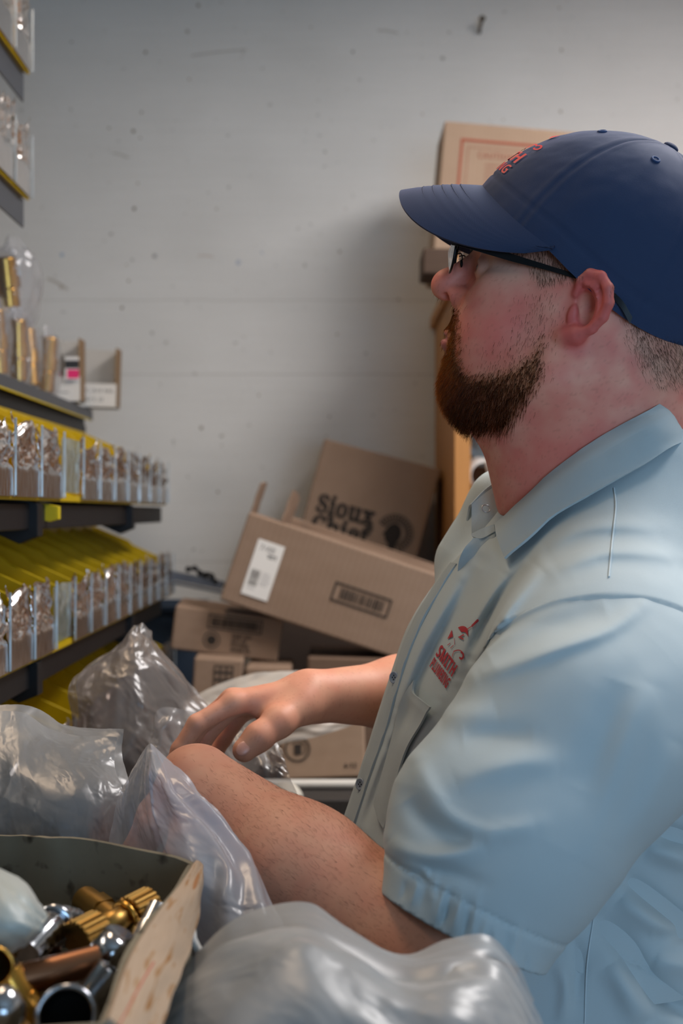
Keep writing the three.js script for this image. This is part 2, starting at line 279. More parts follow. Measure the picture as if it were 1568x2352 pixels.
// thin clear strips between the bags, upright at each divider
function strips(t, zs, zc, h = 0.094) { const g = rbox(0.003, h, 0.0018, 0.0006); zs.forEach((d, i) => { const m = mesh('clear_divider_edge', g, edgeMat, t); m.position.set(0.0072, h / 2 + 0.004, -d - zc); }); }
const seq = (a, step, n) => Array.from({ length: n }, (_, i) => a + step * i);
{
  const A = seq(1.412, 0.1515, 13), B = seq(1.4125, 0.1375, 15), C = seq(1.4, 0.14, 15);
  const ys = [0.016, -0.1935, -0.403];
  const t1 = tray(RX, RB, ys[0], A, 'upper'); strips(t1, A, -(A[0] + A[12]) / 2);
  const t2 = tray(RX, RB, ys[1], B, 'middle'); strips(t2, B, -(B[0] + B[14]) / 2);
  const t3 = tray(RX, RB, ys[2], C, 'lower'); strips(t3, C, -(C[0] + C[14]) / 2);
  fill(RX, ys[0], A, 'upper', 4, 'crumpled silver bags in the upper tray'); fill(RX, ys[1], B, 'middle', 4, 'crumpled silver bags in the middle tray'); fill(RX, ys[2], C, 'lower', -1, 'crumpled silver bags in the lower tray');
  // set back above: two short trays
  const D = seq(1.72, 0.13, 7), ud = [0.548, 0.769];
  ud.forEach((y, k) => { const w = ['second highest', 'highest'][k]; const t = tray(RB + 0.03, RB - 0.15, y, D, w); strips(t, D, -(D[0] + D[6]) / 2, 0.11); fill(RB + 0.03, y, D, w, -1, 'crumpled silver bags in the ' + w + ' tray', 0.14); });
  // the frame that carries them
  const r = thing('bin_rack', 'black steel rack frame with rails, carrying the yellow bin trays', 'rack', V(-0.6, 0, -2.35));
  const at = (g) => g;
  const rail = (name, x, y, z0, z1, h, w, m = blackSteel) => mesh(name, at(rbox(w, h, z1 - z0, 0.002).translate(x + 0.6, EYE + y, -(z0 + z1) / 2 + 2.35)), m, r);
  for (const [z, h, x] of [[1.2, 0.2, -0.03], [2.3, 0.2, -0.03], [3.28, 0.2, -0.03], [1.2, 0.95, -0.2], [2.3, 0.95, -0.2]]) mesh('post', rbox(0.04, EYE + h, 0.04, 0.003, x, (EYE + h) / 2, 2.35 - z), blackSteel, r);
  mesh('back_sheet', box(0.004, 1.0, 2.12, 0.005, EYE - 0.3, 2.35 - 2.24), blackSteel, r);
  mesh('back_sheet', box(0.004, 0.8, 1.5, -0.16, EYE + 0.62, 2.35 - 1.75), blackSteel, r);
  for (const [k, y] of ys.entries()) {
    rail('front_rail', RX - 0.012, y - 0.022, 1.3, 3.24, 0.034, 0.004); rail('rail_flange', RX - 0.03, y - 0.038, 1.3, 3.24, 0.003, 0.036, greySteel); rail('back_rail', RB + 0.01, y + 0.045, 1.3, 3.26, 0.036, 0.004);
    for (const z of [1.9, 2.75]) { const b = mesh('bracket', new THREE.ExtrudeGeometry(new THREE.Shape([[0.004, -0.004], [-0.165, 0.07], [-0.165, 0.01], [-0.02, -0.055], [0.004, -0.045]].map((p) => new THREE.Vector2(...p))), { depth: 0.03, bevelEnabled: true, bevelSize: 0.001, bevelThickness: 0.001, bevelSegments: 1 }), blackSteel, r); b.position.set(RX + 0.6 - 0.004, EYE + y - 0.002, 2.35 - z); }
  }
  const yt = phys({ color: 0xd0b80a, roughness: 0.4 });
  for (const [k, y] of [[0, ys[0]]]) { const c = mesh('yellow_clip', new THREE.ExtrudeGeometry(new THREE.Shape([[0.008, 0.004], [-0.05, 0.022], [-0.05, -0.012], [-0.004, -0.03], [0.008, -0.024]].map((p) => new THREE.Vector2(...p))), { depth: 0.02, bevelEnabled: true, bevelSize: 0.001, bevelThickness: 0.001, bevelSegments: 1 }), yt, r); c.position.set(RX + 0.6, EYE + y - 0.011, 2.35 - 1.98); c.scale.set(1, 0.6, 0.6); }
  for (const y of ud) { rail('front_rail', RB + 0.02, y - 0.024, 1.2, 2.5, 0.05, 0.004, greySteel); rail('back_rail', RB - 0.14, y + 0.045, 1.2, 2.5, 0.03, 0.004); }
  // shelf with the fittings
  mesh('shelf', rbox(0.34, 0.016, 2.1, 0.002, -0.15, EYE + 0.229, 2.35 - 2.25), greySteel, r);
  mesh('shelf_lip', rbox(0.004, 0.024, 2.1, 0.0015, 0.021, EYE + 0.224, 2.35 - 2.25), greySteel, r);
  rail('yellow_strip', RB + 0.001, 0.2125, 1.2, 3.29, 0.005, 0.004, yt); mesh('back_sheet', box(0.004, 0.06, 2.1, 0.004, EYE + 0.2, 2.35 - 2.24), blackSteel, r);
  // the rack's grey rail runs on past the trays, with a black cable laid over it
  const g = thing('steel_rail', 'grey steel rail running on past the end of the middle tray', 'rail', P(440, 1330, 3.35));
  mesh('rail_web', rbox(0.15, 0.02, 0.03, 0.002, 0, 0, 0).rotateZ(-0.2), greySteel, g); mesh('rail_foot', rbox(0.16, 0.004, 0.05, 0.001, 0, -0.016, 0.012).rotateZ(-0.2), greySteel, g);
  const cb = tag(mesh('cable', tube([P(428, 1308, 3.34), P(448, 1306, 3.33), P(466, 1322, 3.34), P(480, 1318, 3.33), P(497, 1338, 3.34), P(512, 1342, 3.35)], (t) => 0.0058 + 0.002 * Math.sin(t * 40), 60, 8), std({ color: 0x101012, roughness: 0.6 })), 'short black cable lying on the grey rail beside the boxes', 'cable');
}
// ------------------------------------------------------------------ brass fittings in clear bags on the shelf, and two card bins
const brass = phys({ color: 0xd6a24c, metalness: 1, roughness: 0.26 });
const brassDull = phys({ color: 0xa88448, metalness: 1, roughness: 0.38 });
function fitting(parent, len, r) { // threaded coupling: hexagon, body, two threaded ends
  mesh('hexagon', new THREE.CylinderGeometry(r * 1.22, r * 1.22, len * 0.24, 6).translate(0, 0, 0), brass, parent);
  const pts = []; const ring = (y0, y1) => { const n = 9; for (let i = 0; i < n; i++) { const y = mix(y0, y1, i / n), y2 = mix(y0, y1, (i + 0.5) / n); pts.push(new THREE.Vector2(r, y), new THREE.Vector2(r * 0.9, y2)); } };
  pts.push(new THREE.Vector2(r * 0.7, -len / 2), new THREE.Vector2(r * 0.9, -len / 2)); ring(-len / 2 + 0.001, -len * 0.12); pts.push(new THREE.Vector2(r * 0.9, -len * 0.12), new THREE.Vector2(r * 0.9, len * 0.12)); ring(len * 0.12, len / 2 - 0.001); pts.push(new THREE.Vector2(r * 0.9, len / 2), new THREE.Vector2(r * 0.7, len / 2), new THREE.Vector2(r * 0.7, -len / 2));
  mesh('threaded_body', new THREE.LatheGeometry(pts, 28), brass, parent);
}
const bagFilm = phys({ color: 0xf2f2f4, roughness: 0.14, transmission: 0.9, thickness: 0, ior: 1.5, side: THREE.DoubleSide });
function pouch(w, h, d, seed) { // a closed clear bag with crumpled skin
  const c = crumple(seed, 8), NU = 56, NV = 30, g = [];
  for (let i = 0; i <= NU; i++) { const a = i / NU * Math.PI * 2, col = []; for (let j = 0; j <= NV; j++) { const v = j / NV, k = Math.sin(Math.PI * clamp(0.1 + v * 0.86)) ** 0.4, e = 1 + 0.22 * c(Math.cos(a) * 0.7 + 2, v + Math.sin(a) * 0.7); col.push(V(Math.cos(a) * d / 2 * k * e * (v > 0.85 ? 0.55 : 1), v * h + 0.012 * c(i / NU * 3, 0.2) * (v > 0.8 ? 1 : 0), Math.sin(a) * w / 2 * (0.75 + 0.25 * k) * e)); } g.push(col); }
  return thicken(g, NU, NV, 0);
}
{
  [2.42, 2.54, 2.67, 2.8, 2.94].forEach((d, k) => {
    const p = V(RB - 0.026 - 0.008 * (k % 2), EYE + 0.238, -d), h = 0.115;
    const t = thing('brass_fitting', ordinal[k] + ' bagged brass fitting from the left, standing on the grey shelf', 'fitting', p.clone().add(V(0, 0.066, 0))); t.rotation.set(0.08 * (k % 3 - 1), k, 0.1 * ((k * 2) % 3 - 1));
    fitting(t, 0.115, 0.0165);
    const b = tag(mesh('clear_bag', pouch(0.075, h + 0.03, 0.05, 40 + k), bagFilm), 'clear bag round the ' + ordinal[k] + ' standing brass fitting from the left on the grey shelf', 'bag'); b.position.copy(p);
  });
  const q = V(RB - 0.03, EYE + 0.42, -2.6);
  const t = thing('brass_fitting', 'large brass fitting in a clear bag on top of the other bagged fittings', 'fitting', q); t.rotation.set(0.1, 0.4, 0.08); fitting(t, 0.09, 0.02);
  const b = tag(mesh('clear_bag', pouch(0.13, 0.15, 0.09, 61), bagFilm), 'crumpled clear bag round the large brass fitting, topmost on the shelf', 'bag'); b.position.copy(q).add(V(0.01, -0.07, -0.03));
  // card bins
  const card = std({ color: 0xb5b1ab, roughness: 0.85 }), brownCard = std({ color: 0x8a6f52, roughness: 0.9 });
  const label = (draw) => std({ map: tex(canvas(256, 256, draw)), roughness: 0.8 });
  const bin = (u0, u1, vt, vb, d, lab, draw) => {
    const p = P((u0 + u1) / 2, vb, d).setY(EYE + 0.239), w = (u1 - u0) / F * d, h = (vb - vt) / F * d, t = thing('card_bin', lab, 'bin', p);
    mesh('side_panel', rbox(0.004, h, 0.06, 0.001, w / 2 - 0.002, h / 2, -0.03), brownCard, t); mesh('side_panel', rbox(0.004, h, 0.06, 0.001, -w / 2 + 0.002, h / 2, -0.03), card, t);
    mesh('back_panel', rbox(w, h, 0.004, 0.001, 0, h / 2, -0.058), card, t); mesh('bin_floor', box(w, 0.004, 0.06, 0, 0.002, -0.03), card, t); mesh('front_panel', rbox(w, h * 0.4, 0.004, 0.001, 0, h * 0.2, 0), card, t);
    const f = mesh('label', box(w * 0.98, h * 0.38, 0.0008, 0, h * 0.2, 0.0026), label(draw), t); f.userData.label = 'white label with black handwriting';
    return t;
  };
  bin(178, 266, 800, 938, 3.25, 'grey card bin with a handwritten white label at the far end of the shelf', (g, w, h) => { g.fillStyle = '#dcd9d4'; g.fillRect(0, 0, w, h); g.fillStyle = '#4a4a4e'; g.font = '58px sans-serif'; g.fillText('NC-3/4 M6', 14, 96, 228); g.fillText('3/1.0', 40, 196); }).rotation.z = -0.03;
  bin(128, 184, 780, 926, 3.08, 'grey card bin with a black and pink sticker, beside the bagged brass fittings', (g, w, h) => { g.fillStyle = '#d6d3ce'; g.fillRect(0, 0, w, h); g.fillStyle = '#77777a'; g.fillRect(20, 160, 120, 10); });
  const st = mesh('sticker', box(0.03, 0.05, 0.0006), std({ map: tex(canvas(64, 128, (g) => { g.fillStyle = '#d8d6d4'; g.fillRect(0, 0, 64, 128); g.fillStyle = '#24262a'; g.fillRect(0, 20, 64, 44); g.fillStyle = '#e0246e'; g.fillRect(10, 70, 54, 50); })), roughness: 0.6 }), scene); st.position.copy(P(165, 846, 3.07)); tag(st, 'black and pink sticker on the grey card bin', 'sticker');
}

{ // a red lever handle sticking out of the highest tray
  const o = thing('red_valve', 'small red valve lever poking out of the highest tray, top left', 'valve', P(0, 40, 2.42));
  mesh('lever', tube([V(-0.04, 0.004, 0), V(-0.01, 0.004, 0), V(0.012, -0.006, 0.004)], (t) => 0.011 - 0.004 * Math.abs(t - 0.5), 24, 12), phys({ color: 0xb01408, roughness: 0.4 }), o);
  mesh('body', new THREE.CylinderGeometry(0.012, 0.014, 0.03, 18).translate(-0.035, -0.012, 0), brass, o);
}
// ================================================================== benches, cartons and the wooden shelf against the wall
const woodTex = (seed, base, dark) => { const c = canvas(512, 1024, (g, w, h) => { g.fillStyle = base; g.fillRect(0, 0, w, h); const im = g.getImageData(0, 0, w, h), d = im.data, D = new THREE.Color(dark); for (let y = 0; y < h; y++) for (let x = 0; x < w; x++) { const k = (y * w + x) * 4, q = 0.5 + 0.5 * Math.sin(x * 0.16 + 6 * noise(x * 0.012, y * 0.0022, seed)), t = clamp(0.5 * q * q + 0.5 * noise(x * 0.3, y * 0.012, seed + 3)); d[k] = mix(d[k], D.r * 255 ** 1, t * 0.5); d[k + 1] = mix(d[k + 1], D.g * 255, t * 0.5); d[k + 2] = mix(d[k + 2], D.b * 255, t * 0.5); } g.putImageData(im, 0, 0); }); return tex(c, true, [1, 1]); };
const pine = std({ map: woodTex(2, '#c48a4a', '#7a4a1c'), roughness: 0.65 });
const benchMat = std({ color: 0x2e2a28, roughness: 0.7 });
const kraft = (seed, base) => tex(canvas(512, 512, (g, w, h) => { g.fillStyle = base; g.fillRect(0, 0, w, h); const im = g.getImageData(0, 0, w, h), d = im.data; for (let y = 0; y < h; y++) for (let x = 0; x < w; x++) { const k = (y * w + x) * 4, t = 7 * fbm(x * 0.012, y * 0.012, seed, 4) + 4 * noise(x * 0.5, y * 0.08, seed) + 2.5 * Math.sin(x * 0.55); d[k] += t; d[k + 1] += t; d[k + 2] += t; } g.putImageData(im, 0, 0); }));
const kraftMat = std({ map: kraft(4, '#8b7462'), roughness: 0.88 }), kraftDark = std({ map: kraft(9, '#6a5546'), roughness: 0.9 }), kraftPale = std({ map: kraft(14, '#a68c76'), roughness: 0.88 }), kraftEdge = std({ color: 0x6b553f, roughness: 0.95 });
{
  // L-shaped workbench that the near box, the bags and the rack's foot stand behind
  const sh = new THREE.Shape([[-0.62, 0.45], [0.12, 0.45], [0.12, 1.02], [-0.06, 1.02], [-0.06, 2.4], [-0.385, 2.4], [-0.385, 1.12], [-0.62, 1.12]].map((p) => new THREE.Vector2(...p)));
  const b = thing('workbench', 'dark L-shaped workbench under the box and the plastic bags', 'workbench');
  mesh('bench_top', new THREE.ExtrudeGeometry(sh, { depth: 0.04, bevelEnabled: true, bevelSize: 0.003, bevelThickness: 0.003, bevelSegments: 2 }).rotateX(-Math.PI / 2).translate(0, 0.88, 0), benchMat, b);
  for (const [x, z] of [[-0.58, 0.5], [0.08, 0.5], [0.08, 0.98], [-0.1, 2.35], [-0.35, 2.35], [-0.35, 1.2]]) mesh('leg', rbox(0.05, 0.877, 0.05, 0.004, x, 0.4385, -z), benchMat, b);
  const c = thing('workbench', 'low dark bench against the back wall, under the pile of cartons', 'workbench');
  mesh('bench_top', rbox(0.73, 0.04, 1.2, 0.004, -0.13, 0.895, -3.1), benchMat, c);
  for (const x of [-0.46, 0.2]) for (const z of [2.56, 3.62]) mesh('leg', rbox(0.05, 0.875, 0.05, 0.004, x, 0.4375, -z), benchMat, c);
}
// a carton standing or lying where it was seen: front face centre, size, turns; print is drawn on the front
function carton(label, c, [w, h, d], [rx, ry, rz], mat, parts = {}, k = 1) {
  const t = thing('carton', label, 'carton', c); t.rotation.set(rx, ry, rz, 'YXZ'); t.scale.setScalar(k);
  const g = new RoundedBoxGeometry(w, h, d, 3, 0.006); { const p = g.attributes.position; for (let i = 0; i < p.count; i++) { const x = p.getX(i), y = p.getY(i), z = p.getZ(i); if (z > d / 2 - 0.004) p.setZ(i, z + 0.006 * Math.cos(x / w * Math.PI) * Math.cos(y / h * Math.PI)); } }
  mesh('body', g.translate(0, 0, -d / 2), mat, t);
  if (parts.print) { const pg = new THREE.PlaneGeometry(w * 0.97, h * 0.97, 12, 12), p = pg.attributes.position; for (let i = 0; i < p.count; i++) p.setZ(i, 0.0012 + 0.006 * Math.cos(p.getX(i) / w * Math.PI) * Math.cos(p.getY(i) / h * Math.PI) * 0.12); const pm = mesh('printing', pg, std({ map: tex(canvas(parts.pw ?? 1024, Math.round((parts.pw ?? 1024) * h / w), parts.print)), transparent: true, roughness: 0.9 }), t); pm.userData.label = parts.plabel; }
  for (const [x, z, len, tilt, ht, wd] of parts.flaps ?? []) { const f = mesh('flap', sheet([[V(-wd / 2, 0, 0), V(0, 0, 0.001), V(wd / 2, 0, 0)], [V(-wd / 2, ht, 0), V(0, ht * 1.02, 0.002), V(wd / 2, ht * 0.97, 0)]], 12, 8, 0.005, (u, v) => 0.002 * noise(u * 5, v * 3, len), false), mat, t); f.position.set(x, h / 2 - 0.002, z); f.rotation.set(0, len, tilt, 'YXZ'); }
  if (parts.label) { const [x, y, lw, lh, draw] = parts.label; const l = mesh('label', box(lw, lh, 0.0008, x, y, 0.0022), std({ map: tex(canvas(512, Math.round(512 * lh / lw), draw)), roughness: 0.6 }), t); l.userData.label = 'white shipping label'; }
  if (parts.tape) mesh('tape', box(w * 0.995, 0.0006, 0.05, 0, h / 2 + 0.0006, -d / 2), std({ color: 0xa88a62, roughness: 0.35 }), t);
  return t;
}
const ink = '#2a2420';
{
  const bars = (g, x, y, w, h, vertical, seed = 1) => { const r = rnd(seed); g.fillStyle = ink; let t = 0; const L = vertical ? h : w; while (t < L) { const b = 2 + r() * 7; if (vertical) g.fillRect(x, y + t, w, b); else g.fillRect(x + t, y, b, h); t += b + 2 + r() * 6; } };
  // upright carton with the maker's name
  carton('upright brown carton printed with two large black words and a head in a headdress', P(834, 1208, 3.44), [0.292, 0.36, 0.26], [0, 0, -0.262], kraftMat, { tape: true, plabel: 'black printing', print: (g, w, h) => {
    g.clearRect(0, 0, w, h); g.fillStyle = ink; g.strokeStyle = ink; g.font = 'bold 216px serif'; g.lineWidth = 12; const k = h / w;
    const word = (t, x, y, ww) => { g.save(); const m = g.measureText(t).width; g.translate(x, y); g.scale(ww / m, 1.0); g.fillText(t, 0, 0); g.strokeText(t, 0, 0); g.restore(); };
    word('Sioux', 70, 610, 520); word('Chief', 62, 795, 520);
    // the emblem: a head in profile under a ring of feathers, over lettering
    g.save(); g.translate(790, 620); g.lineWidth = 13; for (let a = -2.75; a < 1.1; a += 0.2) { g.beginPath(); g.moveTo(Math.cos(a) * 92, Math.sin(a) * 92); g.lineTo(Math.cos(a) * 150, Math.sin(a) * 150); g.stroke(); } g.lineWidth = 9; g.beginPath(); g.arc(0, 0, 160, -2.8, 1.15); g.stroke(); g.beginPath(); g.ellipse(-10, 12, 72, 95, 0.1, 0, 7); g.fill(); g.beginPath(); g.moveTo(-75, -20); g.lineTo(-100, 32); g.lineTo(-70, 40); g.fill(); g.fillRect(-30, 80, 70, 90); g.beginPath(); g.moveTo(-110, 220); g.quadraticCurveTo(0, 110, 110, 220); g.fill(); g.restore(); g.fillRect(620, 830, 330, 20); g.fillRect(660, 860, 250, 12);
  } });
  carton('long open carton with a white shipping label, tilted across the pile', P(843, 1378, 2.86), [0.625, 0.207, 0.2], [0, 0.02, -0.322], kraftMat, {
    flaps: [[-0.305, -0.1, 1.5, 0.1, 0.075, 0.1], [-0.228, -0.1, 1.4, -0.1, 0.075, 0.1], [-0.03, -0.197, 0, 0, 0.02, 0.4]], plabel: 'black printing', pw: 1400,
    label: [-0.242, -0.01, 0.062, 0.128, (g, w, h) => { g.fillStyle = '#e6e4e0'; g.fillRect(0, 0, w, h); g.fillStyle = '#2c2c30'; g.font = '150px sans-serif'; g.fillText('7/48', 60, 190); g.font = 'bold 110px sans-serif'; g.fillText('801', 260, 300); g.fillRect(230, 230, 200, 10); bars(g, 60, 560, 170, 300, true, 5); g.font = '40px sans-serif'; g.fillStyle = '#8a8a8e'; for (let i = 0; i < 6; i++) g.fillRect(270, 580 + i * 44, 130 + (i * 37) % 60, 12); g.fillRect(60, 910, 150, 14); }],
    print: (g, w, h) => { g.clearRect(0, 0, w, h); g.strokeStyle = ink; g.lineWidth = 9; const x = 520, y = 195, ww = 300, hh = 92; g.strokeRect(x, y, ww, hh); bars(g, x + 36, y + 18, 230, 56, false, 7); },
  }, 0.9);
  carton('small brown carton with a black stamp, under the left end of the long carton', P(521, 1456, 2.9), [0.246, 0.1, 0.3], [0, 0.06, -0.13], kraftMat, { plabel: 'black printing', print: (g, w, h) => { g.clearRect(0, 0, w, h); g.strokeStyle = g.fillStyle = '#3a322c'; g.lineWidth = 12; g.strokeRect(320, 40, 520, 130); bars(g, 350, 64, 460, 84, false, 3); g.beginPath(); g.arc(370, 285, 76, 0, 7); g.stroke(); g.beginPath(); g.arc(370, 285, 46, 0, 7); g.fill(); g.lineWidth = 8; for (const y of [215, 260, 305, 350]) { g.font = 'bold 46px sans-serif'; g.fillText(['PART NO', 'QTY 25', 'FITTING', 'MADE IN'][(y - 215) / 45], 560, y + 20); } } }, 0.897);
  carton('small upright brown carton with a square black stamp, beneath the stamped carton', P(500, 1556, 2.81), [0.108, 0.082, 0.2], [0, 0.04, -0.06], kraftMat, { plabel: 'black printing', pw: 512, print: (g, w, h) => { g.clearRect(0, 0, w, h); g.fillStyle = '#453a32'; g.fillRect(210, 60, 210, 260); g.fillStyle = '#8b7462'; for (let i = 0; i < 9; i++) g.fillRect(225 + (i % 3) * 66, 84 + Math.floor(i / 3) * 80, 40, 34); } }, 0.898);
  carton('low brown carton with faint black lettering, right of the upright carton', P(615, 1565, 2.81), [0.1, 0.062, 0.2], [0, 0, -0.02], kraftMat, { plabel: 'black printing', pw: 512, print: (g, w, h) => { g.clearRect(0, 0, w, h); g.fillStyle = '#453a32'; g.font = 'bold 90px sans-serif'; g.fillText('A', 70, 130); g.fillRect(210, 60, 240, 70); } }, 0.898);
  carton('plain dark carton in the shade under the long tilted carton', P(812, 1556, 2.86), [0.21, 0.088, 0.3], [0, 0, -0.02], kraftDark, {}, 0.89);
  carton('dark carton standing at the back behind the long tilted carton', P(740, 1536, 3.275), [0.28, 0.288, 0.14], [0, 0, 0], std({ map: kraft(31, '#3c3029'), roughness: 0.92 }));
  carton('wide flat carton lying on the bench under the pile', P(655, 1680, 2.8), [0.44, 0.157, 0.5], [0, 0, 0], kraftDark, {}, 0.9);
  carton('brown carton with a round black stamp, low on the bench behind the forearm', P(742, 1725, 2.62), [0.17, 0.112, 0.13], [0, 0.05, 0.03], kraftPale, { plabel: 'black printing', print: (g, w, h) => { g.clearRect(0, 0, w, h); g.strokeStyle = g.fillStyle = '#3a322c'; g.lineWidth = 22; g.beginPath(); g.arc(190, 300, 150, 0, 7); g.stroke(); g.lineWidth = 14; g.beginPath(); g.arc(190, 300, 100, -2.4, 0.8); g.stroke(); g.fillRect(150, 240, 90, 130); g.font = 'bold 84px sans-serif'; g.fillText('4-12', 760, 560); } }, 0.916);
  // the wooden shelf unit behind the man
  const s = thing('wooden_shelf', 'pine shelf unit against the wall, behind the man', 'shelf', V(0.265, 0, -3.44));
  const up = new THREE.BoxGeometry(0.034, 1.905, 0.66); { const uv = up.attributes.uv; for (let i = 0; i < uv.count; i++) uv.setX(i, uv.getX(i) * 0.6); }
  mesh('upright', up.translate(0, 0.9525, 0), pine, s); mesh('upright', up.clone().translate(1.3, 0, 0), pine, s);
  for (const y of [0.3, 0.85, 1.405]) mesh('shelf_board', rbox(1.266, 0.03, 0.64, 0.003, 0.65, y, -0.005), pine, s);
  mesh('shelf_board', rbox(1.36, 0.03, 0.68, 0.003, 0.65, 1.92, 0), pine, s);
  mesh('back_board', box(1.3, 1.9, 0.012, 0.65, 0.95, -0.335), std({ color: 0x5a3c22, roughness: 0.8 }), s);
  // what shows on its shelf between chin and shoulder
  const pvc = phys({ color: 0xd8d8d6, roughness: 0.35 });
  const ringGeo = (R_, r, L) => new THREE.LatheGeometry([[R_ - r, 0], [R_, 0], [R_ + 0.003, 0.012], [R_, 0.024], [R_, L], [R_ - r, L], [R_ - r, 0]].map((p) => new THREE.Vector2(...p)), 40);
  const pipe = (lab, u, v, d, R_, L, rx, rz) => { const p = P(u, v, d), t = thing('pipe_fitting', lab, 'pipe fitting', p); t.rotation.set(rx, 0, rz); mesh('body', ringGeo(R_, 0.005, L), pvc, t); return t; };
  pipe('white plastic pipe fitting with its open end to the front, on the wooden shelf', 1112, 1092, 3.2, 0.034, 0.12, -Math.PI / 2 + 0.1, 0);
  const cap_ = thing('round_stopper', 'round white pipe stopper on the wooden shelf, nearest the collar', 'stopper', P(1172, 1066, 3.16)); mesh('dome', new THREE.SphereGeometry(0.05, 32, 20).scale(1, 1, 0.8), phys({ color: 0xe8e6e2, roughness: 0.3 }), cap_); mesh('rim', new THREE.TorusGeometry(0.05, 0.005, 10, 40), pvc, cap_);
  const bb = tag(mesh('plastic_bag', (() => { const c = crumple(71, 6); const g = []; for (let i = 0; i <= 30; i++) { const a = i / 30 * Math.PI * 2; g.push(Array.from({ length: 17 }, (_, j) => { const v = j / 16, k = Math.sin(Math.PI * (0.08 + 0.9 * v)) ** 0.5 * (1 + 0.2 * c(Math.cos(a), v * 2 + Math.sin(a))); return V(Math.cos(a) * 0.055 * k, (v - 0.5) * 0.15, Math.sin(a) * 0.05 * k); })); } return thicken(g, 30, 16, 0.001); })(), phys({ color: 0x9fc0d6, roughness: 0.35, transmission: 0.3, thickness: 0 })), 'pale blue plastic bag at the back of the wooden shelf under the beard', 'bag'); bb.position.copy(P(1118, 1000, 3.45));
  const wb = tag(mesh('paper_box', rbox(0.1, 0.1, 0.1, 0.004), std({ color: 0xb9c4d8, roughness: 0.7 })), 'small pale blue box below the wooden shelf, beside the pine upright', 'box'); wb.position.copy(P(1108, 1180, 3.14)); wb.position.y = 1.39 - 0.051 - 0.02;
  // cartons on top of the shelf
  carton('large brown carton with a red printed panel, on top of the wooden shelf', P(1206, 472, 3.32), [0.41, 0.36, 0.24], [0.03, 0, -0.085], kraftPale, { plabel: 'red printed panel', print: (g, w, h) => {
    g.clearRect(0, 0, w, h); g.strokeStyle = g.fillStyle = 'rgba(176,84,62,0.72)'; g.lineWidth = 16; g.strokeRect(100, 90, 900, 640); g.globalAlpha = 0.65; g.lineWidth = 5; g.strokeRect(140, 130, 840, 440);
    g.font = 'bold 50px sans-serif'; g.fillText('\u25a0 CAUTION', 165, 190); for (let i = 0; i < 9; i++) g.fillRect(250, 225 + i * 28, 620 - (i * 53) % 130, 7); g.fillText('\u25a0 NOTE', 165, 530); g.fillRect(330, 512, 250, 10);
  } });
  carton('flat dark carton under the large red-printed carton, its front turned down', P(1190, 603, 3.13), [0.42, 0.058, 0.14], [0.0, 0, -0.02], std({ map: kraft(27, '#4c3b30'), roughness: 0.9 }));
  // dark blue crate beyond the rack
  const cr = thing('plastic_crate', 'dark blue plastic crate beyond the end of the rack, left of the cartons', 'crate', V(-0.425, 0.917, -3.56)), bl = std({ color: 0x2c3a4c, roughness: 0.5 });
  for (const [w, d, x, z] of [[0.14, 0.006, 0, 0.12], [0.14, 0.006, 0, -0.12], [0.006, 0.24, 0.067, 0], [0.006, 0.24, -0.067, 0]]) mesh('side', rbox(w, 0.27, d, 0.002, x, 0.135, z), bl, cr); mesh('bottom', box(0.14, 0.006, 0.24, 0, 0.003, 0), bl, cr); mesh('rim', merge([rbox(0.16, 0.014, 0.016, 0.003, 0, 0.27, 0.126), rbox(0.16, 0.014, 0.016, 0.003, 0, 0.27, -0.126), rbox(0.016, 0.014, 0.26, 0.003, 0.073, 0.27, 0), rbox(0.016, 0.014, 0.26, 0.003, -0.073, 0.27, 0)]), bl, cr);
  // white pipe lying before the low carton, and the end of another one
  const wp = thing('white_pipe', 'thin white pipe lying across in front of the low stamped carton', 'pipe', V(-0.015, 0.9245, -2.59)); mesh('tube', new THREE.CylinderGeometry(0.0085, 0.0085, 0.42, 20, 1, true).rotateZ(Math.PI / 2), phys({ color: 0xd4d2cc, roughness: 0.4, side: THREE.DoubleSide }), wp);
  const we = thing('pipe_end', 'wide white pipe end facing forward below the thin white pipe', 'pipe', V(-0.085, 0.962, -2.28)); we.rotation.set(-Math.PI / 2 + 0.15, 0, -0.35); mesh('body', ringGeo(0.026, 0.009, 0.14).rotateX(Math.PI), phys({ color: 0xd8d4c8, roughness: 0.4 }), we);
}
// ================================================================== the near box of fittings and the clear bags
const film = (o = {}) => phys({ color: 0xd6dae0, roughness: 0.3, transmission: 0.62, thickness: 0, ior: 1.5, side: THREE.DoubleSide, ...o });
const rowsOf = (rows) => rows.map((r) => r.map(([u, v, d]) => P(u, v, d)));
// large folds and small creases in a film
const creases = (seed, a1, f1, a2, f2) => { const c = crumple(seed, 6), c2 = crumple(seed + 50, 8); return (u, v) => a1 * c(u * f1, v * f1) + (a2 * c2(u * f2, v * f2) + 0.22 * a2 * c(u * f2 * 2.6 + 5, v * f2 * 2.6)) * (0.35 + 0.65 * smooth(-0.15, 0.25, noise(u * 4, v * 4, seed))); };
function bag(label, rows, nu, nv, bend, mat, group, second) {
  const t = thing('plastic_bag', label, 'plastic bag', V(0, 0, 0), group), c = new THREE.Box3().setFromPoints(rows.flat()).getCenter(V()); t.position.copy(c);
  const loc_ = (rs, dz) => rs.map((r) => r.map((p) => p.clone().sub(c).add(V(0, 0, dz))));
  mesh('front_film', sheet(loc_(rows, 0), nu, nv, 0, bend), mat, t);
  if (second) mesh('back_film', sheet(loc_(second, 0), Math.round(nu * 0.6), Math.round(nv * 0.6), 0, (u, v) => bend(v + 0.3, u + 0.1) * 0.8), mat, t);
  return t;
}
const shift = (rows, dz, k = 1) => rows.map((r) => r.map((p) => p.clone().add(V((p.x + 0.1) * (k - 1), 0, -dz))));
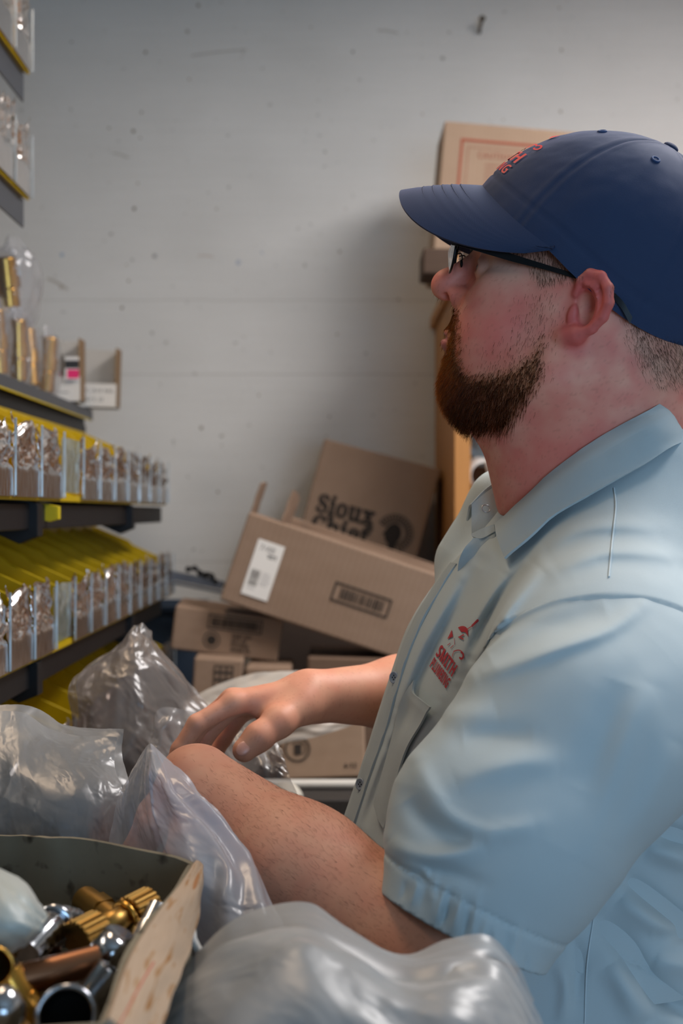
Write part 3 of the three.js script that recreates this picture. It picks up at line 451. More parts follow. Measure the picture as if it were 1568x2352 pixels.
{
  const A = rowsOf([[[283, 1480, 1.76], [300, 1448, 1.76], [314, 1439, 1.76], [334, 1470, 1.77], [350, 1502, 1.78]], [[160, 1572, 1.72], [225, 1542, 1.71], [305, 1532, 1.71], [385, 1550, 1.74], [440, 1592, 1.77]], [[165, 1652, 1.7], [230, 1645, 1.68], [310, 1640, 1.68], [400, 1652, 1.72], [500, 1682, 1.75]], [[172, 1760, 1.69], [240, 1760, 1.66], [320, 1770, 1.66], [430, 1790, 1.7], [560, 1790, 1.74]], [[185, 1920, 1.68], [250, 1920, 1.66], [330, 1920, 1.66], [430, 1920, 1.7], [600, 1900, 1.74]]]);
  bag('tall clear bag drawn up to a point beside the yellow trays, behind the hands', A, 130, 120, creases(12, 0.007, 1.4, 0.002, 3.4), film({ color: 0xb8b0ac, roughness: 0.26, transmission: 0.82 }), null, shift(A, 0.05));
  const G = rowsOf([[[345, 1680, 1.6], [366, 1628, 1.6], [430, 1633, 1.61], [520, 1648, 1.61], [612, 1690, 1.6], [648, 1722, 1.58]], [[338, 1725, 1.58], [385, 1722, 1.58], [450, 1742, 1.59], [540, 1760, 1.58], [618, 1772, 1.56], [662, 1775, 1.55]], [[330, 1810, 1.57], [390, 1830, 1.57], [460, 1850, 1.57], [550, 1850, 1.55], [640, 1855, 1.53], [695, 1868, 1.52]], [[330, 1960, 1.57], [390, 1960, 1.57], [460, 1980, 1.57], [550, 1980, 1.55], [640, 1980, 1.53], [700, 1980, 1.52]]]);
  bag('clear crinkled bag that the fingers reach into', G, 80, 60, creases(23, 0.009, 1.5, 0.003, 3.2), film({ color: 0xd4d2d2, roughness: 0.22, transmission: 0.78 }));
  const Fb = rowsOf([[[425, 1610, 2.2], [520, 1562, 2.2], [620, 1544, 2.2], [720, 1540, 2.2], [850, 1556, 2.2]], [[420, 1660, 2.17], [520, 1640, 2.16], [620, 1625, 2.16], [720, 1615, 2.16], [850, 1610, 2.17]], [[430, 1800, 2.18], [560, 1790, 2.17], [640, 1712, 2.15], [720, 1694, 2.15], [850, 1652, 2.17]]]);
  bag('white translucent bag lying beyond the far forearm, before the cartons', Fb, 60, 40, creases(36, 0.007, 1.2, 0.002, 3), film({ color: 0xd9d4cd, roughness: 0.4, transmission: 0.45 }));
  const B = rowsOf([[[-90, 1640, 1.36], [0, 1634, 1.37], [66, 1643, 1.38], [120, 1676, 1.38], [200, 1688, 1.37], [268, 1692, 1.36]], [[-90, 1720, 1.32], [0, 1716, 1.32], [80, 1726, 1.32], [150, 1738, 1.32], [215, 1745, 1.33], [262, 1752, 1.34]], [[-90, 1810, 1.28], [0, 1808, 1.28], [80, 1812, 1.27], [150, 1816, 1.27], [220, 1818, 1.28], [280, 1822, 1.3]], [[-90, 1930, 1.26], [0, 1930, 1.26], [80, 1930, 1.25], [150, 1930, 1.25], [215, 1930, 1.26], [262, 1930, 1.28]], [[-90, 2080, 1.26], [0, 2080, 1.26], [80, 2080, 1.26], [150, 2080, 1.26], [220, 2080, 1.26], [262, 2080, 1.28]]]);
  bag('milky flat bag at the left, standing behind the box of fittings', B, 140, 130, creases(47, 0.004, 1.1, 0.0009, 4.2), film({ color: 0xb2b4b6, roughness: 0.3, transmission: 0.66 }), null, shift(B, 0.045));
  const Cc = rowsOf([[[337, 1713, 1.2], [341, 1710, 1.195], [346, 1708, 1.19], [351, 1711, 1.19], [358, 1717, 1.19]], [[302, 1764, 1.22], [328, 1772, 1.185], [365, 1782, 1.14], [400, 1785, 1.15], [432, 1792, 1.16]], [[270, 1835, 1.23], [318, 1850, 1.18], [402, 1865, 1.115], [455, 1852, 1.125], [502, 1856, 1.14]], [[248, 1940, 1.235], [318, 1950, 1.18], [440, 1960, 1.085], [520, 1962, 1.09], [573, 1956, 1.115]], [[238, 2050, 1.24], [330, 2060, 1.17], [485, 2062, 1.06], [570, 2052, 1.06], [616, 2042, 1.08]], [[232, 2180, 1.24], [350, 2190, 1.16], [528, 2180, 1.035], [606, 2172, 1.035], [672, 2166, 1.05]], [[232, 2330, 1.24], [360, 2330, 1.15], [540, 2330, 1.02], [620, 2330, 1.02], [690, 2330, 1.03]]]);
  const cc = creases(58, 0.0025, 1.6, 0.0014, 4.6); bag('clear bag drawn to a point over the near wrist, hanging beside the forearm', Cc, 140, 160, (u, v) => cc(u, v) * smooth(0, 0.15, v) + 0.003 * Math.sin(u * 38 + 5 * noise(v * 3, u * 4, 2)) * smooth(0, 0.3, v) * smooth(0.3, 0.7, u), film({ color: 0xdfe3ee, roughness: 0.27, transmission: 0.6 }));
  const D = rowsOf([[[290, 2440, 0.88], [420, 2258, 0.88], [530, 2166, 0.88], [700, 2124, 0.88], [800, 2180, 0.87], [940, 2244, 0.87], [1040, 2213, 0.87], [1140, 2203, 0.87], [1196, 2262, 0.87], [1245, 2360, 0.87]], [[300, 2500, 0.83], [430, 2350, 0.83], [550, 2260, 0.83], [700, 2225, 0.82], [810, 2255, 0.82], [940, 2295, 0.82], [1040, 2280, 0.82], [1130, 2285, 0.83], [1190, 2330, 0.84], [1240, 2420, 0.85]], [[320, 2620, 0.79], [450, 2500, 0.79], [570, 2440, 0.78], [700, 2420, 0.78], [820, 2420, 0.78], [940, 2440, 0.78], [1040, 2440, 0.78], [1120, 2450, 0.79], [1180, 2480, 0.8], [1230, 2540, 0.82]], [[340, 3000, 0.78], [470, 3000, 0.78], [590, 3000, 0.77], [700, 3000, 0.77], [820, 3000, 0.77], [940, 3000, 0.77], [1040, 3000, 0.77], [1110, 3000, 0.78], [1170, 3000, 0.79], [1220, 3000, 0.81]]]);
  const dc = creases(69, 0.005, 1.1, 0.0012, 3.4); bag('pale grey bag in the foreground under the elbow', D, 120, 60, (u, v) => dc(u * 1.6, v * 0.9), film({ color: 0xb2b5b7, roughness: 0.38, transmission: 0.5 }), null, shift(D, 0.05));
}
// ------------------------------------------------------------------ the open box with its loose fittings
{
  const X1 = -0.115, Z0 = 0.7, Z1 = 1.085, X0 = -0.56, YT = EYE - 0.2625, YB = 0.93;
  const t = thing('open_box', 'worn open cardboard box of metal fittings in the left foreground', 'box', V((X0 + X1) / 2, YB, -(Z0 + Z1) / 2)), C = t.position;
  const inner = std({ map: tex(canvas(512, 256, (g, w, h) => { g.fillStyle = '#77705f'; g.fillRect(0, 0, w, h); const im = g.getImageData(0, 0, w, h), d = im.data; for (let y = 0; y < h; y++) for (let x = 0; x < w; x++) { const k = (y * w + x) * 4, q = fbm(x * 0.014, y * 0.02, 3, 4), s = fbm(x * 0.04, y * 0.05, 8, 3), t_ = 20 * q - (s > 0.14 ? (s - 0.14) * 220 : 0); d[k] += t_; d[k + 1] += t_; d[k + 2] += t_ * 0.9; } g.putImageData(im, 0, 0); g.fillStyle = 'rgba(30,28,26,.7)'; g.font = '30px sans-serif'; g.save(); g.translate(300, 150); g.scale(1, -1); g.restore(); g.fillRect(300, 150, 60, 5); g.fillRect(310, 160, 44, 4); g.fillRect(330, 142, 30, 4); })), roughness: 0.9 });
  const tan = std({ map: tex(canvas(512, 256, (g, w, h) => { g.fillStyle = '#b09880'; g.fillRect(0, 0, w, h); const im = g.getImageData(0, 0, w, h), d = im.data; for (let y = 0; y < h; y++) for (let x = 0; x < w; x++) { const k = (y * w + x) * 4, t = 9 * fbm(x * 0.02, y * 0.03, 4, 4), st = fbm(x * 0.018, y * 0.03, 11, 3), b = st > 0.12 ? (st - 0.12) * 180 : 0; d[k] += t - b * 0.5; d[k + 1] += t - b * 0.9; d[k + 2] += t - b * 1.3; } g.putImageData(im, 0, 0); g.strokeStyle = 'rgba(176,70,52,.75)'; g.lineWidth = 7; g.beginPath(); g.moveTo(360, 150); g.quadraticCurveTo(430, 165, 520, 200); g.stroke(); g.fillStyle = 'rgba(150,84,30,.6)'; g.beginPath(); g.ellipse(90, 130, 46, 18, 0.2, 0, 7); g.fill(); })), roughness: 0.88 }), L = (p) => p.clone().sub(C);
  const wall = (name, top, bot, mat, bend) => mesh(name, sheet([top.map(L), top.map((p, i) => L(p.clone().lerp(bot[i], 0.5))), bot.map(L)], 40, 16, 0.0045, bend), mat, t);
  const pt = (u, v, d) => P(u, v, d), dn = (p, y = YB) => V(p.x, y, p.z);
  const back = [pt(-480, 1900, 1.19), pt(-150, 1908, 1.17), pt(0, 1918, 1.155), pt(170, 1924, 1.13), pt(320, 1950, 1.1), pt(400, 1968, 1.08), pt(440, 1986, 1.065)];
  wall('back_panel', back, back.map((p) => dn(p)), inner, (u, v) => 0.004 * noise(u * 5, v * 3, 2) * (1 - v) + 0.003 * Math.exp(-(((u - 0.55) / 0.012) ** 2)) - 0.004 * Math.exp(-(((u - 0.63 - 0.05 * v) / 0.02) ** 2)));
  const right = [pt(440, 1986, 1.065), pt(405, 2040, 0.98), pt(350, 2110, 0.9), pt(290, 2205, 0.82), pt(235, 2352, 0.73)];
  wall('right_panel', right, right.map((p) => dn(p)), inner, (u, v) => 0.003 * noise(u * 4, v * 3, 6));
  wall('front_panel', [V(X0, YT, -Z0), V(-0.3, YT, -Z0), pt(235, 2352, 0.73)], [V(X0, YB, -Z0), V(-0.3, YB, -Z0), dn(pt(235, 2352, 0.73))], inner);
  wall('left_panel', [V(X0, YT, -Z0), V(X0, YT, -0.95), pt(-480, 1900, 1.19)], [V(X0, YB, -Z0), V(X0, YB, -0.95), dn(pt(-480, 1900, 1.19))], inner);
  mesh('box_floor', box(0.4, 0.005, 0.38, 0.0, 0.004, 0.02), inner, t);
  // torn top flap of the right side, folded outwards
  const flapRows = [right, [pt(452, 1992, 1.07), pt(432, 2060, 0.98), pt(392, 2150, 0.9), pt(340, 2250, 0.82), pt(285, 2390, 0.735)], [pt(458, 1998, 1.07), pt(448, 2090, 0.985), pt(425, 2190, 0.91), pt(385, 2290, 0.83), pt(335, 2430, 0.745)]];
  mesh('flap', sheet(flapRows.map((r) => r.map((p) => L(p).add(V(0.002, 0.002, 0)))), 50, 20, 0.004, (u, v) => 0.004 * noise(u * 6, v * 2, 9) * v), tan, t).userData.label = 'torn tan top flap folded outwards';
  mesh('torn_strip', tube([pt(418, 2100, 0.955), pt(430, 2130, 0.95), pt(446, 2165, 0.945), pt(456, 2184, 0.943)].map(L), (s) => 0.0035 * (0.5 + Math.sin(Math.PI * Math.min(0.9, 0.2 + s))), 20, 8), std({ color: 0xdfdcd6, roughness: 0.8 }), t).userData.label = 'white torn strip of paper';
  // fittings on the heap
  const chrome = phys({ color: 0xb9bcc2, metalness: 1, roughness: 0.16 }), copper = phys({ color: 0x8c6248, metalness: 1, roughness: 0.34 }), black = std({ color: 0x0c0c0c, roughness: 0.9 });
  const along = (o, a, b) => { o.position.copy(a.clone().add(b).multiplyScalar(0.5)); o.quaternion.setFromUnitVectors(V(0, 1, 0), b.clone().sub(a).normalize()); };
  const nut = (r, h, m, y) => { const g = new THREE.CylinderGeometry(r, r, h, 10, 1).translate(0, y, 0); return [g, m]; };
  {
    const a = P(172, 2170, 0.95), b = P(348, 2078, 1.0), o = thing('brass_coupling', 'brass coupling with two knurled nuts on top of the heap in the box', 'fitting'); along(o, a, b); const l = a.distanceTo(b);
    const kn = (y, r) => { const n = 20, sh = new THREE.Shape(Array.from({ length: n * 4 }, (_, i) => { const a = (Math.floor(i / 4) + [0.05, 0.3, 0.5, 0.85][i % 4]) / n * Math.PI * 2, q = i % 4 === 1 || i % 4 === 2 ? r * 1.02 : r * 0.93; return new THREE.Vector2(Math.cos(a) * q, Math.sin(a) * q); })); mesh('nut', new THREE.ExtrudeGeometry(sh, { depth: 0.018, bevelEnabled: true, bevelSize: 0.0008, bevelThickness: 0.001, bevelSegments: 2 }).translate(0, 0, -0.009).rotateX(Math.PI / 2).translate(0, y, 0), brassDull, o); };
    kn(l / 2 - 0.01, 0.0125); kn(-l / 2 + 0.012, 0.0145); mesh('body', new THREE.LatheGeometry([[0.0, -l / 2 + 0.02], [0.0118, -l / 2 + 0.02], [0.011, 0], [0.0108, l / 2 - 0.022], [0, l / 2 - 0.022]].map((p) => new THREE.Vector2(...p)), 8), brassDull, o); mesh('ring', new THREE.TorusGeometry(0.011, 0.0022, 8, 28).rotateX(Math.PI / 2).translate(0, l / 2 - 0.024, 0), brass, o);
   
  }
  const tubeEnd = (label, c, R_, len, dir, outer, group) => { const o = thing('tube_end', label, 'fitting', c); o.quaternion.setFromUnitVectors(V(0, 1, 0), dir.normalize()); mesh('tube', new THREE.LatheGeometry([[R_ * 0.78, -len], [R_, -len], [R_, -0.006], [R_ * 1.08, -0.004], [R_ * 1.08, 0.001], [R_, 0.003], [R_ * 0.86, 0.002], [R_ * 0.78, -0.006], [R_ * 0.78, -len]].map((p) => new THREE.Vector2(...p)), 44), outer, o); mesh('bore', new THREE.CylinderGeometry(R_ * 0.78, R_ * 0.78, 0.002, 32).translate(0, -len * 0.7, 0), black, o); return o; };
  tubeEnd('wide chromed tube end facing the camera at the bottom of the box', P(152, 2335, 0.8), 0.0165, 0.04, V(0.1, 0.38, 0.92), chrome);
  tubeEnd('chromed tube end cut by the left edge of the picture', P(-14, 2222, 0.82), 0.011, 0.04, V(0.5, 0.3, 0.8), brass);
  { const o = thing('chrome_ball', 'domed chrome ball in the bottom left corner of the box', 'fitting', P(6, 2330, 0.78)); mesh('dome', new THREE.SphereGeometry(0.0125, 32, 20).scale(1, 1.25, 1), chrome, o); mesh('rim', new THREE.TorusGeometry(0.0128, 0.002, 8, 32).rotateX(Math.PI / 2).translate(0, -0.008, 0), brass, o); }
  { const o = thing('chrome_elbow', 'chrome elbow half under the white plastic, left of the brass coupling', 'fitting'); mesh('bend', tube([P(60, 2190, 0.93), P(105, 2140, 0.95), P(135, 2118, 0.97), P(170, 2125, 0.99)], (s) => 0.0105 + 0.001 * Math.sin(s * 60), 60, 18), chrome, o); mesh('collar', new THREE.TorusGeometry(0.0118, 0.003, 10, 28).translate(...P(122, 2126, 0.962).toArray()), chrome, o); }
  { const o = thing('copper_pipe', 'dull copper pipe lying across the heap above the wide tube end', 'pipe'); mesh('tube', tube([P(10, 2258, 0.86), P(110, 2235, 0.87), P(225, 2205, 0.885)], 0.0095, 20, 20), copper, o); }
  { const o = thing('chrome_valve', 'dark chromed valve body at the right of the heap', 'fitting', P(225, 2235, 0.93)); mesh('body', new THREE.LatheGeometry([[0, -0.03], [0.012, -0.03], [0.014, -0.01], [0.01, 0], [0.016, 0.01], [0.013, 0.03], [0, 0.03]].map((p) => new THREE.Vector2(...p)), 28), chrome, o); mesh('stem', new THREE.CylinderGeometry(0.004, 0.005, 0.03, 16).rotateX(1.2).translate(0.01, 0.005, 0.015), brassDull, o); o.rotation.set(0.4, 0.2, -0.6); }
  const r = rnd(5); // the rest of the heap
  const hex = (len, R_, m, o) => { mesh('hexagon', new THREE.CylinderGeometry(R_ * 1.2, R_ * 1.2, len * 0.3, 6), m, o); mesh('barrel', new THREE.LatheGeometry([[R_ * 0.7, -len / 2], [R_, -len / 2], [R_, len / 2], [R_ * 0.7, len / 2], [R_ * 0.7, -len / 2]].map((p) => new THREE.Vector2(...p)), 24), m, o); };
  const heap = [[40, 2120, 1.0, 'brass nipple against the back of the box, far left'], [230, 2080, 1.06, 'brass nipple against the back panel behind the coupling'], [280, 2190, 0.95, 'steel nipple tucked under the torn flap'], [60, 2300, 0.86, 'brass nipple between the cap and the wide tube end'], [200, 2290, 0.85, 'steel nipple right of the wide tube end'], [100, 2180, 0.98, 'copper nipple behind the chrome elbow'], [-60, 2180, 0.95, 'brass nipple in the left of the box'], [330, 2140, 0.97, 'small steel nipple beside the right panel']];
  heap.forEach(([u, v, d, lab], k) => { const o = thing('pipe_nipple', lab, 'fitting', P(u, v + 14, d)); hex(0.045 + 0.012 * r(), 0.0095 + 0.002 * r(), [brassDull, brassDull, chrome, brass, chrome, copper, brass, chrome][k], o); o.rotation.set(r() * 3, r() * 3, r() * 3); });
  // dark heap underneath, so that no floor shows between the pieces
  const hg = []; const hc = crumple(8, 7); for (let i = 0; i <= 40; i++) hg.push(Array.from({ length: 41 }, (_, j) => V(mix(X0 + 0.02, X1 - 0.022, i / 40), EYE - 0.335 + 0.012 * hc(i / 14, j / 14), -mix(Z0 + 0.05, Z1 - 0.04, j / 40))));
  const under = mesh('fittings_heap', thicken(hg, 40, 40, 0.004), phys({ color: 0x4a4038, metalness: 0.8, roughness: 0.45 }), scene); under.userData.kind = 'stuff'; tag(under, 'dark heap of small fittings filling the box below the loose ones', 'fittings');
  const E2 = rowsOf([[[-70, 1990, 0.9], [0, 2010, 0.89], [48, 2040, 0.885], [92, 2100, 0.89]], [[-70, 2060, 0.86], [0, 2060, 0.845], [55, 2080, 0.845], [101, 2118, 0.86]], [[-70, 2130, 0.84], [0, 2130, 0.83], [55, 2130, 0.835], [96, 2136, 0.86]], [[-70, 2205, 0.85], [0, 2200, 0.85], [45, 2182, 0.86], [84, 2155, 0.88]]]);
  const e2 = creases(83, 0.002, 1.2, 0.0006, 3); bag('smooth white corner of plastic in the box at the left edge', E2, 30, 30, e2, film({ color: 0xc4ccc8, roughness: 0.45, transmission: 0.35 }), null, shift(E2, 0.012));
}
// ================================================================== the man: one body, his clothes as its parts
const rad = (d) => d * Math.PI / 180;
const HY = rad(10), HP = rad(19.5), HR = rad(6);
const hF0 = V(-Math.cos(HY), 0, -Math.sin(HY)), hL0 = V(-Math.sin(HY), 0, Math.cos(HY));
const hF = hF0.clone().multiplyScalar(Math.cos(HP)).addScaledVector(V(0, 1, 0), Math.sin(HP));
const hU0 = V(0, Math.cos(HP), 0).addScaledVector(hF0, -Math.sin(HP));
const hL = hL0.clone().multiplyScalar(Math.cos(HR)).addScaledVector(hU0, -Math.sin(HR)), hU = hU0.clone().multiplyScalar(Math.cos(HR)).addScaledVector(hL0, Math.sin(HR));   // a little roll towards the near shoulder
const HS = 1.055;
const hC = P(1312, 722, 1.27).addScaledVector(hL, -0.075 * HS);
const toHead = (x, y, z) => { const X = (x - hC.x) / HS, Y = (y - hC.y) / HS, Z = (z - hC.z) / HS; return [X * hF.x + Y * hF.y + Z * hF.z, X * hU.x + Y * hU.y + Z * hU.z, X * hL.x + Y * hL.y + Z * hL.z]; };
const head = (f, u, l) => hC.clone().addScaledVector(hF, f * HS).addScaledVector(hU, u * HS).addScaledVector(hL, l * HS);
// design sheet of the profile, in pixels round the ear canal, to head coordinates
const loc = (x, y, s = 2400) => { const dx = (1312 - x) / s, dy = (722 - y) / s, c = Math.cos(HP), n = Math.sin(HP); return [dx * c + dy * n, dy * c - dx * n]; };
const X3 = [V(1, 0, 0), V(0, 1, 0), V(0, 0, 1)];
const E = (f, u, l, a, b, c) => ell(V(f, u, l), X3, [a, b, c]);
const C2 = (a, b, ra, rb) => cone(V(...a), V(...b), ra, rb);
const neckTop = head(-0.03, -0.045, 0), neckBase = P(1425, 1110, 1.37);
const nTl = 0;
const headSDF = (() => {
  const cran = E(-0.012, 0.048, 0, 0.1, 0.084, 0.077), fore = E(0.043, 0.035, 0, 0.056, 0.055, 0.06), mid = E(0.042, -0.025, 0, 0.054, 0.06, 0.06);
  const side = E(0.0, -0.01, 0, 0.075, 0.07, 0.07);
  const cheek = E(0.057, -0.032, 0.043, 0.036, 0.042, 0.031), jaw = C2([-0.002, -0.058, 0.052], [0.062, -0.082, 0.018], 0.026, 0.026), chin = E(0.066, -0.084, 0, 0.024, 0.024, 0.027);
  const jowl = E(0.032, -0.066, 0.04, 0.045, 0.042, 0.034), under = E(0.035, -0.092, 0, 0.05, 0.032, 0.045), max = E(0.079, -0.043, 0, 0.024, 0.032, 0.032);
  const brow = C2([0.092, 0.034, 0.012], [0.076, 0.036, 0.046], 0.0085, 0.008), socket = E(0.105, 0.017, 0.033, 0.016, 0.012, 0.018), lid = E(0.081, 0.0155, 0.03, 0.0162, 0.0145, 0.016), open_ = E(0.1, 0.0145, 0.031, 0.008, 0.0042, 0.0135);
  const bridge = C2([0.092, 0.032, 0], [0.1195, -0.004, 0], 0.008, 0.0105), tip = E(0.1205, -0.0105, 0, 0.0128, 0.0118, 0.0125), ala = E(0.104, -0.0155, 0.0125, 0.0115, 0.0085, 0.0078), nostril = E(0.1125, -0.0185, 0.0105, 0.0068, 0.0042, 0.0048);
  const lipL = E(0.1005, -0.0585, 0, 0.008, 0.0062, 0.019), lipU = E(0.101, -0.0485, 0, 0.0075, 0.005, 0.019), slit = E(0.11, -0.0535, 0, 0.009, 0.0011, 0.022);
  const zyg = E(0.045, 0.0, 0.055, 0.035, 0.014, 0.014);
  // the ear
  const ep = (x, y, l) => { const [f, u] = loc(x, y, 2740); return V(f + 0.001, u, l); };
  const hel = [ep(1342, 700, 0.079), ep(1328, 676, 0.078), ep(1336, 645, 0.083), ep(1358, 632, 0.087), ep(1384, 640, 0.092), ep(1400, 668, 0.096), ep(1401, 702, 0.0965), ep(1388, 733, 0.093), ep(1362, 756, 0.088), ep(1326, 769, 0.082), ep(1294, 774, 0.076)];
  const helR = [0.0026, 0.003, 0.0036, 0.004, 0.0043, 0.0045, 0.0045, 0.0045, 0.0048, 0.0055, 0.0045];
  const helix = hel.slice(1).map((b, i) => cone(hel[i], b, helR[i], helR[i + 1]));
  const ant = [ep(1352, 655, 0.086), ep(1370, 688, 0.0895), ep(1366, 722, 0.0885), ep(1342, 748, 0.084)], anti = ant.slice(1).map((b, i) => cone(ant[i], b, 0.0028, 0.0032));
  const pa = V(...(() => { const a = ep(1390, 690, 0.094).sub(ep(1320, 690, 0.075)).normalize(); return [a.x, a.y, a.z]; })()), pb = V(0, 1, 0).addScaledVector(pa, -pa.y).normalize(), pc = pa.clone().cross(pb);
  const plate = ell(ep(1360, 694, 0.0825), [pa, pb, pc], [0.0178, 0.0265, 0.005]), concha = ell(ep(1345, 709, 0.0895), [pa, pb, pc], [0.0108, 0.0172, 0.0082]), deep = ell(ep(1347, 712, 0.081), [pa, pb, pc], [0.0088, 0.0155, 0.0125]);
  const trag = ell(ep(1318, 722, 0.0785), X3, [0.0042, 0.0078, 0.003]), fossa = ell(ep(1364, 650, 0.0868), [pa, pb, pc], [0.0095, 0.009, 0.0042]), lobe = ell(ep(1312, 765, 0.0785), [pa, pb, pc], [0.0105, 0.0055, 0.0042]);
  return (f, u, ls) => {
    const l = Math.abs(ls);
    let d = smin(cran(f, u, l), fore(f, u, l), 0.03); d = smin(d, side(f, u, l), 0.03); d = smin(d, mid(f, u, l), 0.03);
    d = smin(d, jowl(f, u, l), 0.03); d = smin(d, jaw(f, u, l), 0.02); d = smin(d, under(f, u, l), 0.03); d = smin(d, cheek(f, u, l), 0.022); d = smin(d, zyg(f, u, l), 0.02);
    d = smin(d, max(f, u, l), 0.02); d = smin(d, chin(f, u, l), 0.02);
    d = smax(d, -socket(f, u, l), 0.016); d = smin(d, lid(f, u, l), 0.004); d = smax(d, -open_(f, u, l), 0.002); d = smin(d, brow(f, u, l), 0.014);
    let n = smin(bridge(f, u, l), tip(f, u, l), 0.012); n = smin(n, ala(f, u, l), 0.007); d = smin(d, n, 0.01); d = smax(d, -nostril(f, u, l), 0.003);
    d = smin(d, lipL(f, u, l), 0.006); d = smin(d, lipU(f, u, l), 0.006); d = smax(d, -slit(f, u, l), 0.003);
    if (f < 0.03 && f > -0.06 && u > -0.04 && u < 0.06 && l > 0.05) {
      let e = 1; for (const h of helix) e = smin(e, h(f, u, l), 0.002);
      for (const h of anti) e = smin(e, h(f, u, l), 0.003);
      e = smin(e, plate(f, u, l), 0.002); e = smin(e, lobe(f, u, l), 0.006); e = smin(e, fossa(f, u, l), 0.003); e = smax(e, -concha(f, u, l), 0.002);
      d = smin(d, e, 0.006); d = smax(d, -deep(f, u, l), 0.003); d = smin(d, trag(f, u, l), 0.003);
    }
    return d;
  };
})();
const neckSDF = (() => {
  const a = cone(neckTop, neckBase, 0.074, 0.082), b = cone(head(0.012, -0.075, 0), P(1300, 1110, 1.37), 0.06, 0.07), c = cone(head(-0.07, -0.03, 0), P(1505, 1040, 1.37), 0.055, 0.066);
  return (x, y, z) => smin(smin(a(x, y, z), b(x, y, z), 0.05), c(x, y, z), 0.05);
})();
const headNeck = (x, y, z) => { const [f, u, l] = toHead(x, y, z); return smin(headSDF(f, u, l) * HS, neckSDF(x, y, z), 0.028); };
// arms and hands
const chainOf = (pts, r) => pts.slice(1).map((b, i) => cone(pts[i], b, r[i], r[i + 1]));
const blend = (list, k) => (x, y, z) => { let d = 1e3; for (const f of list) d = smin(d, f(x, y, z), k); return d; };
const nearElbow = P(995, 2215, 1.1), nearWrist = P(462, 1795, 1.25), nearShoulder = P(1350, 1560, 1.17);
const nearArm = blend([...chainOf([nearShoulder, nearElbow], [0.066, 0.052]), ...chainOf([nearElbow, P(690, 2000, 1.17), nearWrist], [0.055, 0.0495, 0.0305])], 0.03);
const farElbow = P(1170, 1588, 1.69), farWrist = P(712, 1598, 1.53), farShoulder = P(1240, 1330, 1.6);
const farArm = blend([...chainOf([farShoulder, farElbow], [0.06, 0.05]), ...chainOf([farElbow, P(930, 1596, 1.6), farWrist], [0.045, 0.0395, 0.0265])], 0.03);
function handSDF(wrist, palm, fingers, thumb, extra = []) {
  const parts = palm.map(([a, b, ra, rb]) => cone(a, b, ra, rb)).concat(extra), fs = fingers.map(([p, r]) => blend(chainOf(p, r), 0.004)), t = blend(chainOf(thumb[0], thumb[1]), 0.008);
  const body = blend(parts, 0.014);
  return (x, y, z) => { let f = 1e3; for (const q of fs) f = smin(f, q(x, y, z), 0.0012); const d = smin(body(x, y, z), f, 0.008); return smin(d, t(x, y, z), 0.012); };
}
const farKnuckles = [P(537, 1614, 1.495), P(533, 1608, 1.515), P(541, 1613, 1.535), P(561, 1627, 1.553)];
const farThumb = [[P(690, 1622, 1.505), P(640, 1658, 1.48), P(594, 1693, 1.465), P(561, 1723, 1.46)], [0.0172, 0.016, 0.0143, 0.0124]];
const farHand = handSDF(farWrist, farKnuckles.map((k, i) => [P(700, 1594 + i * 6, 1.522 + i * 0.008), k, 0.017, 0.011]), [
  [[farKnuckles[0], P(452, 1663, 1.482), P(413, 1722, 1.478), P(392, 1766, 1.477)], [0.0112, 0.0102, 0.0092, 0.0078]],
  [[farKnuckles[1], P(449, 1674, 1.512), P(424, 1738, 1.508), P(412, 1786, 1.505)], [0.0118, 0.0106, 0.0095, 0.008]],
  [[farKnuckles[2], P(472, 1690, 1.536), P(448, 1748, 1.534), P(440, 1790, 1.532)], [0.0115, 0.01, 0.009, 0.0078]],
  [[farKnuckles[3], P(515, 1695, 1.556), P(492, 1737, 1.556), P(482, 1770, 1.556)], [0.0105, 0.0088, 0.0078, 0.0068]],
], farThumb, [cone(P(690, 1625, 1.505), P(610, 1640, 1.5), 0.016, 0.01)]);
const nearKnuckles = [P(352, 1902, 1.225), P(345, 1880, 1.245), P(348, 1868, 1.266), P(358, 1860, 1.286)];
const nearHand = handSDF(nearWrist, nearKnuckles.map((k, i) => [P(440 - i * 3, 1808 - i * 8, 1.238 + i * 0.01), k, 0.021, 0.0115]), nearKnuckles.map((k, i) => {
  const [u, v] = px(k), d = -k.z, s = [1, 1.08, 1, 0.8][i];
  return [[k, P(u - 42 * s, v + 85 * s, d), P(u - 34 * s, v + 138 * s, d + 0.004), P(u - 14 * s, v + 180 * s, d + 0.008)], [0.0115, 0.01, 0.0092, 0.0078]];
}), [[P(445, 1850, 1.222), P(430, 1925, 1.205), P(402, 1985, 1.2), P(378, 2030, 1.2)], [0.018, 0.0145, 0.0118, 0.0102]]);
const farSkin = (x, y, z) => smin(farArm(x, y, z), farHand(x, y, z), 0.02);
const nearSkin = (x, y, z) => smin(nearArm(x, y, z), nearHand(x, y, z), 0.02);
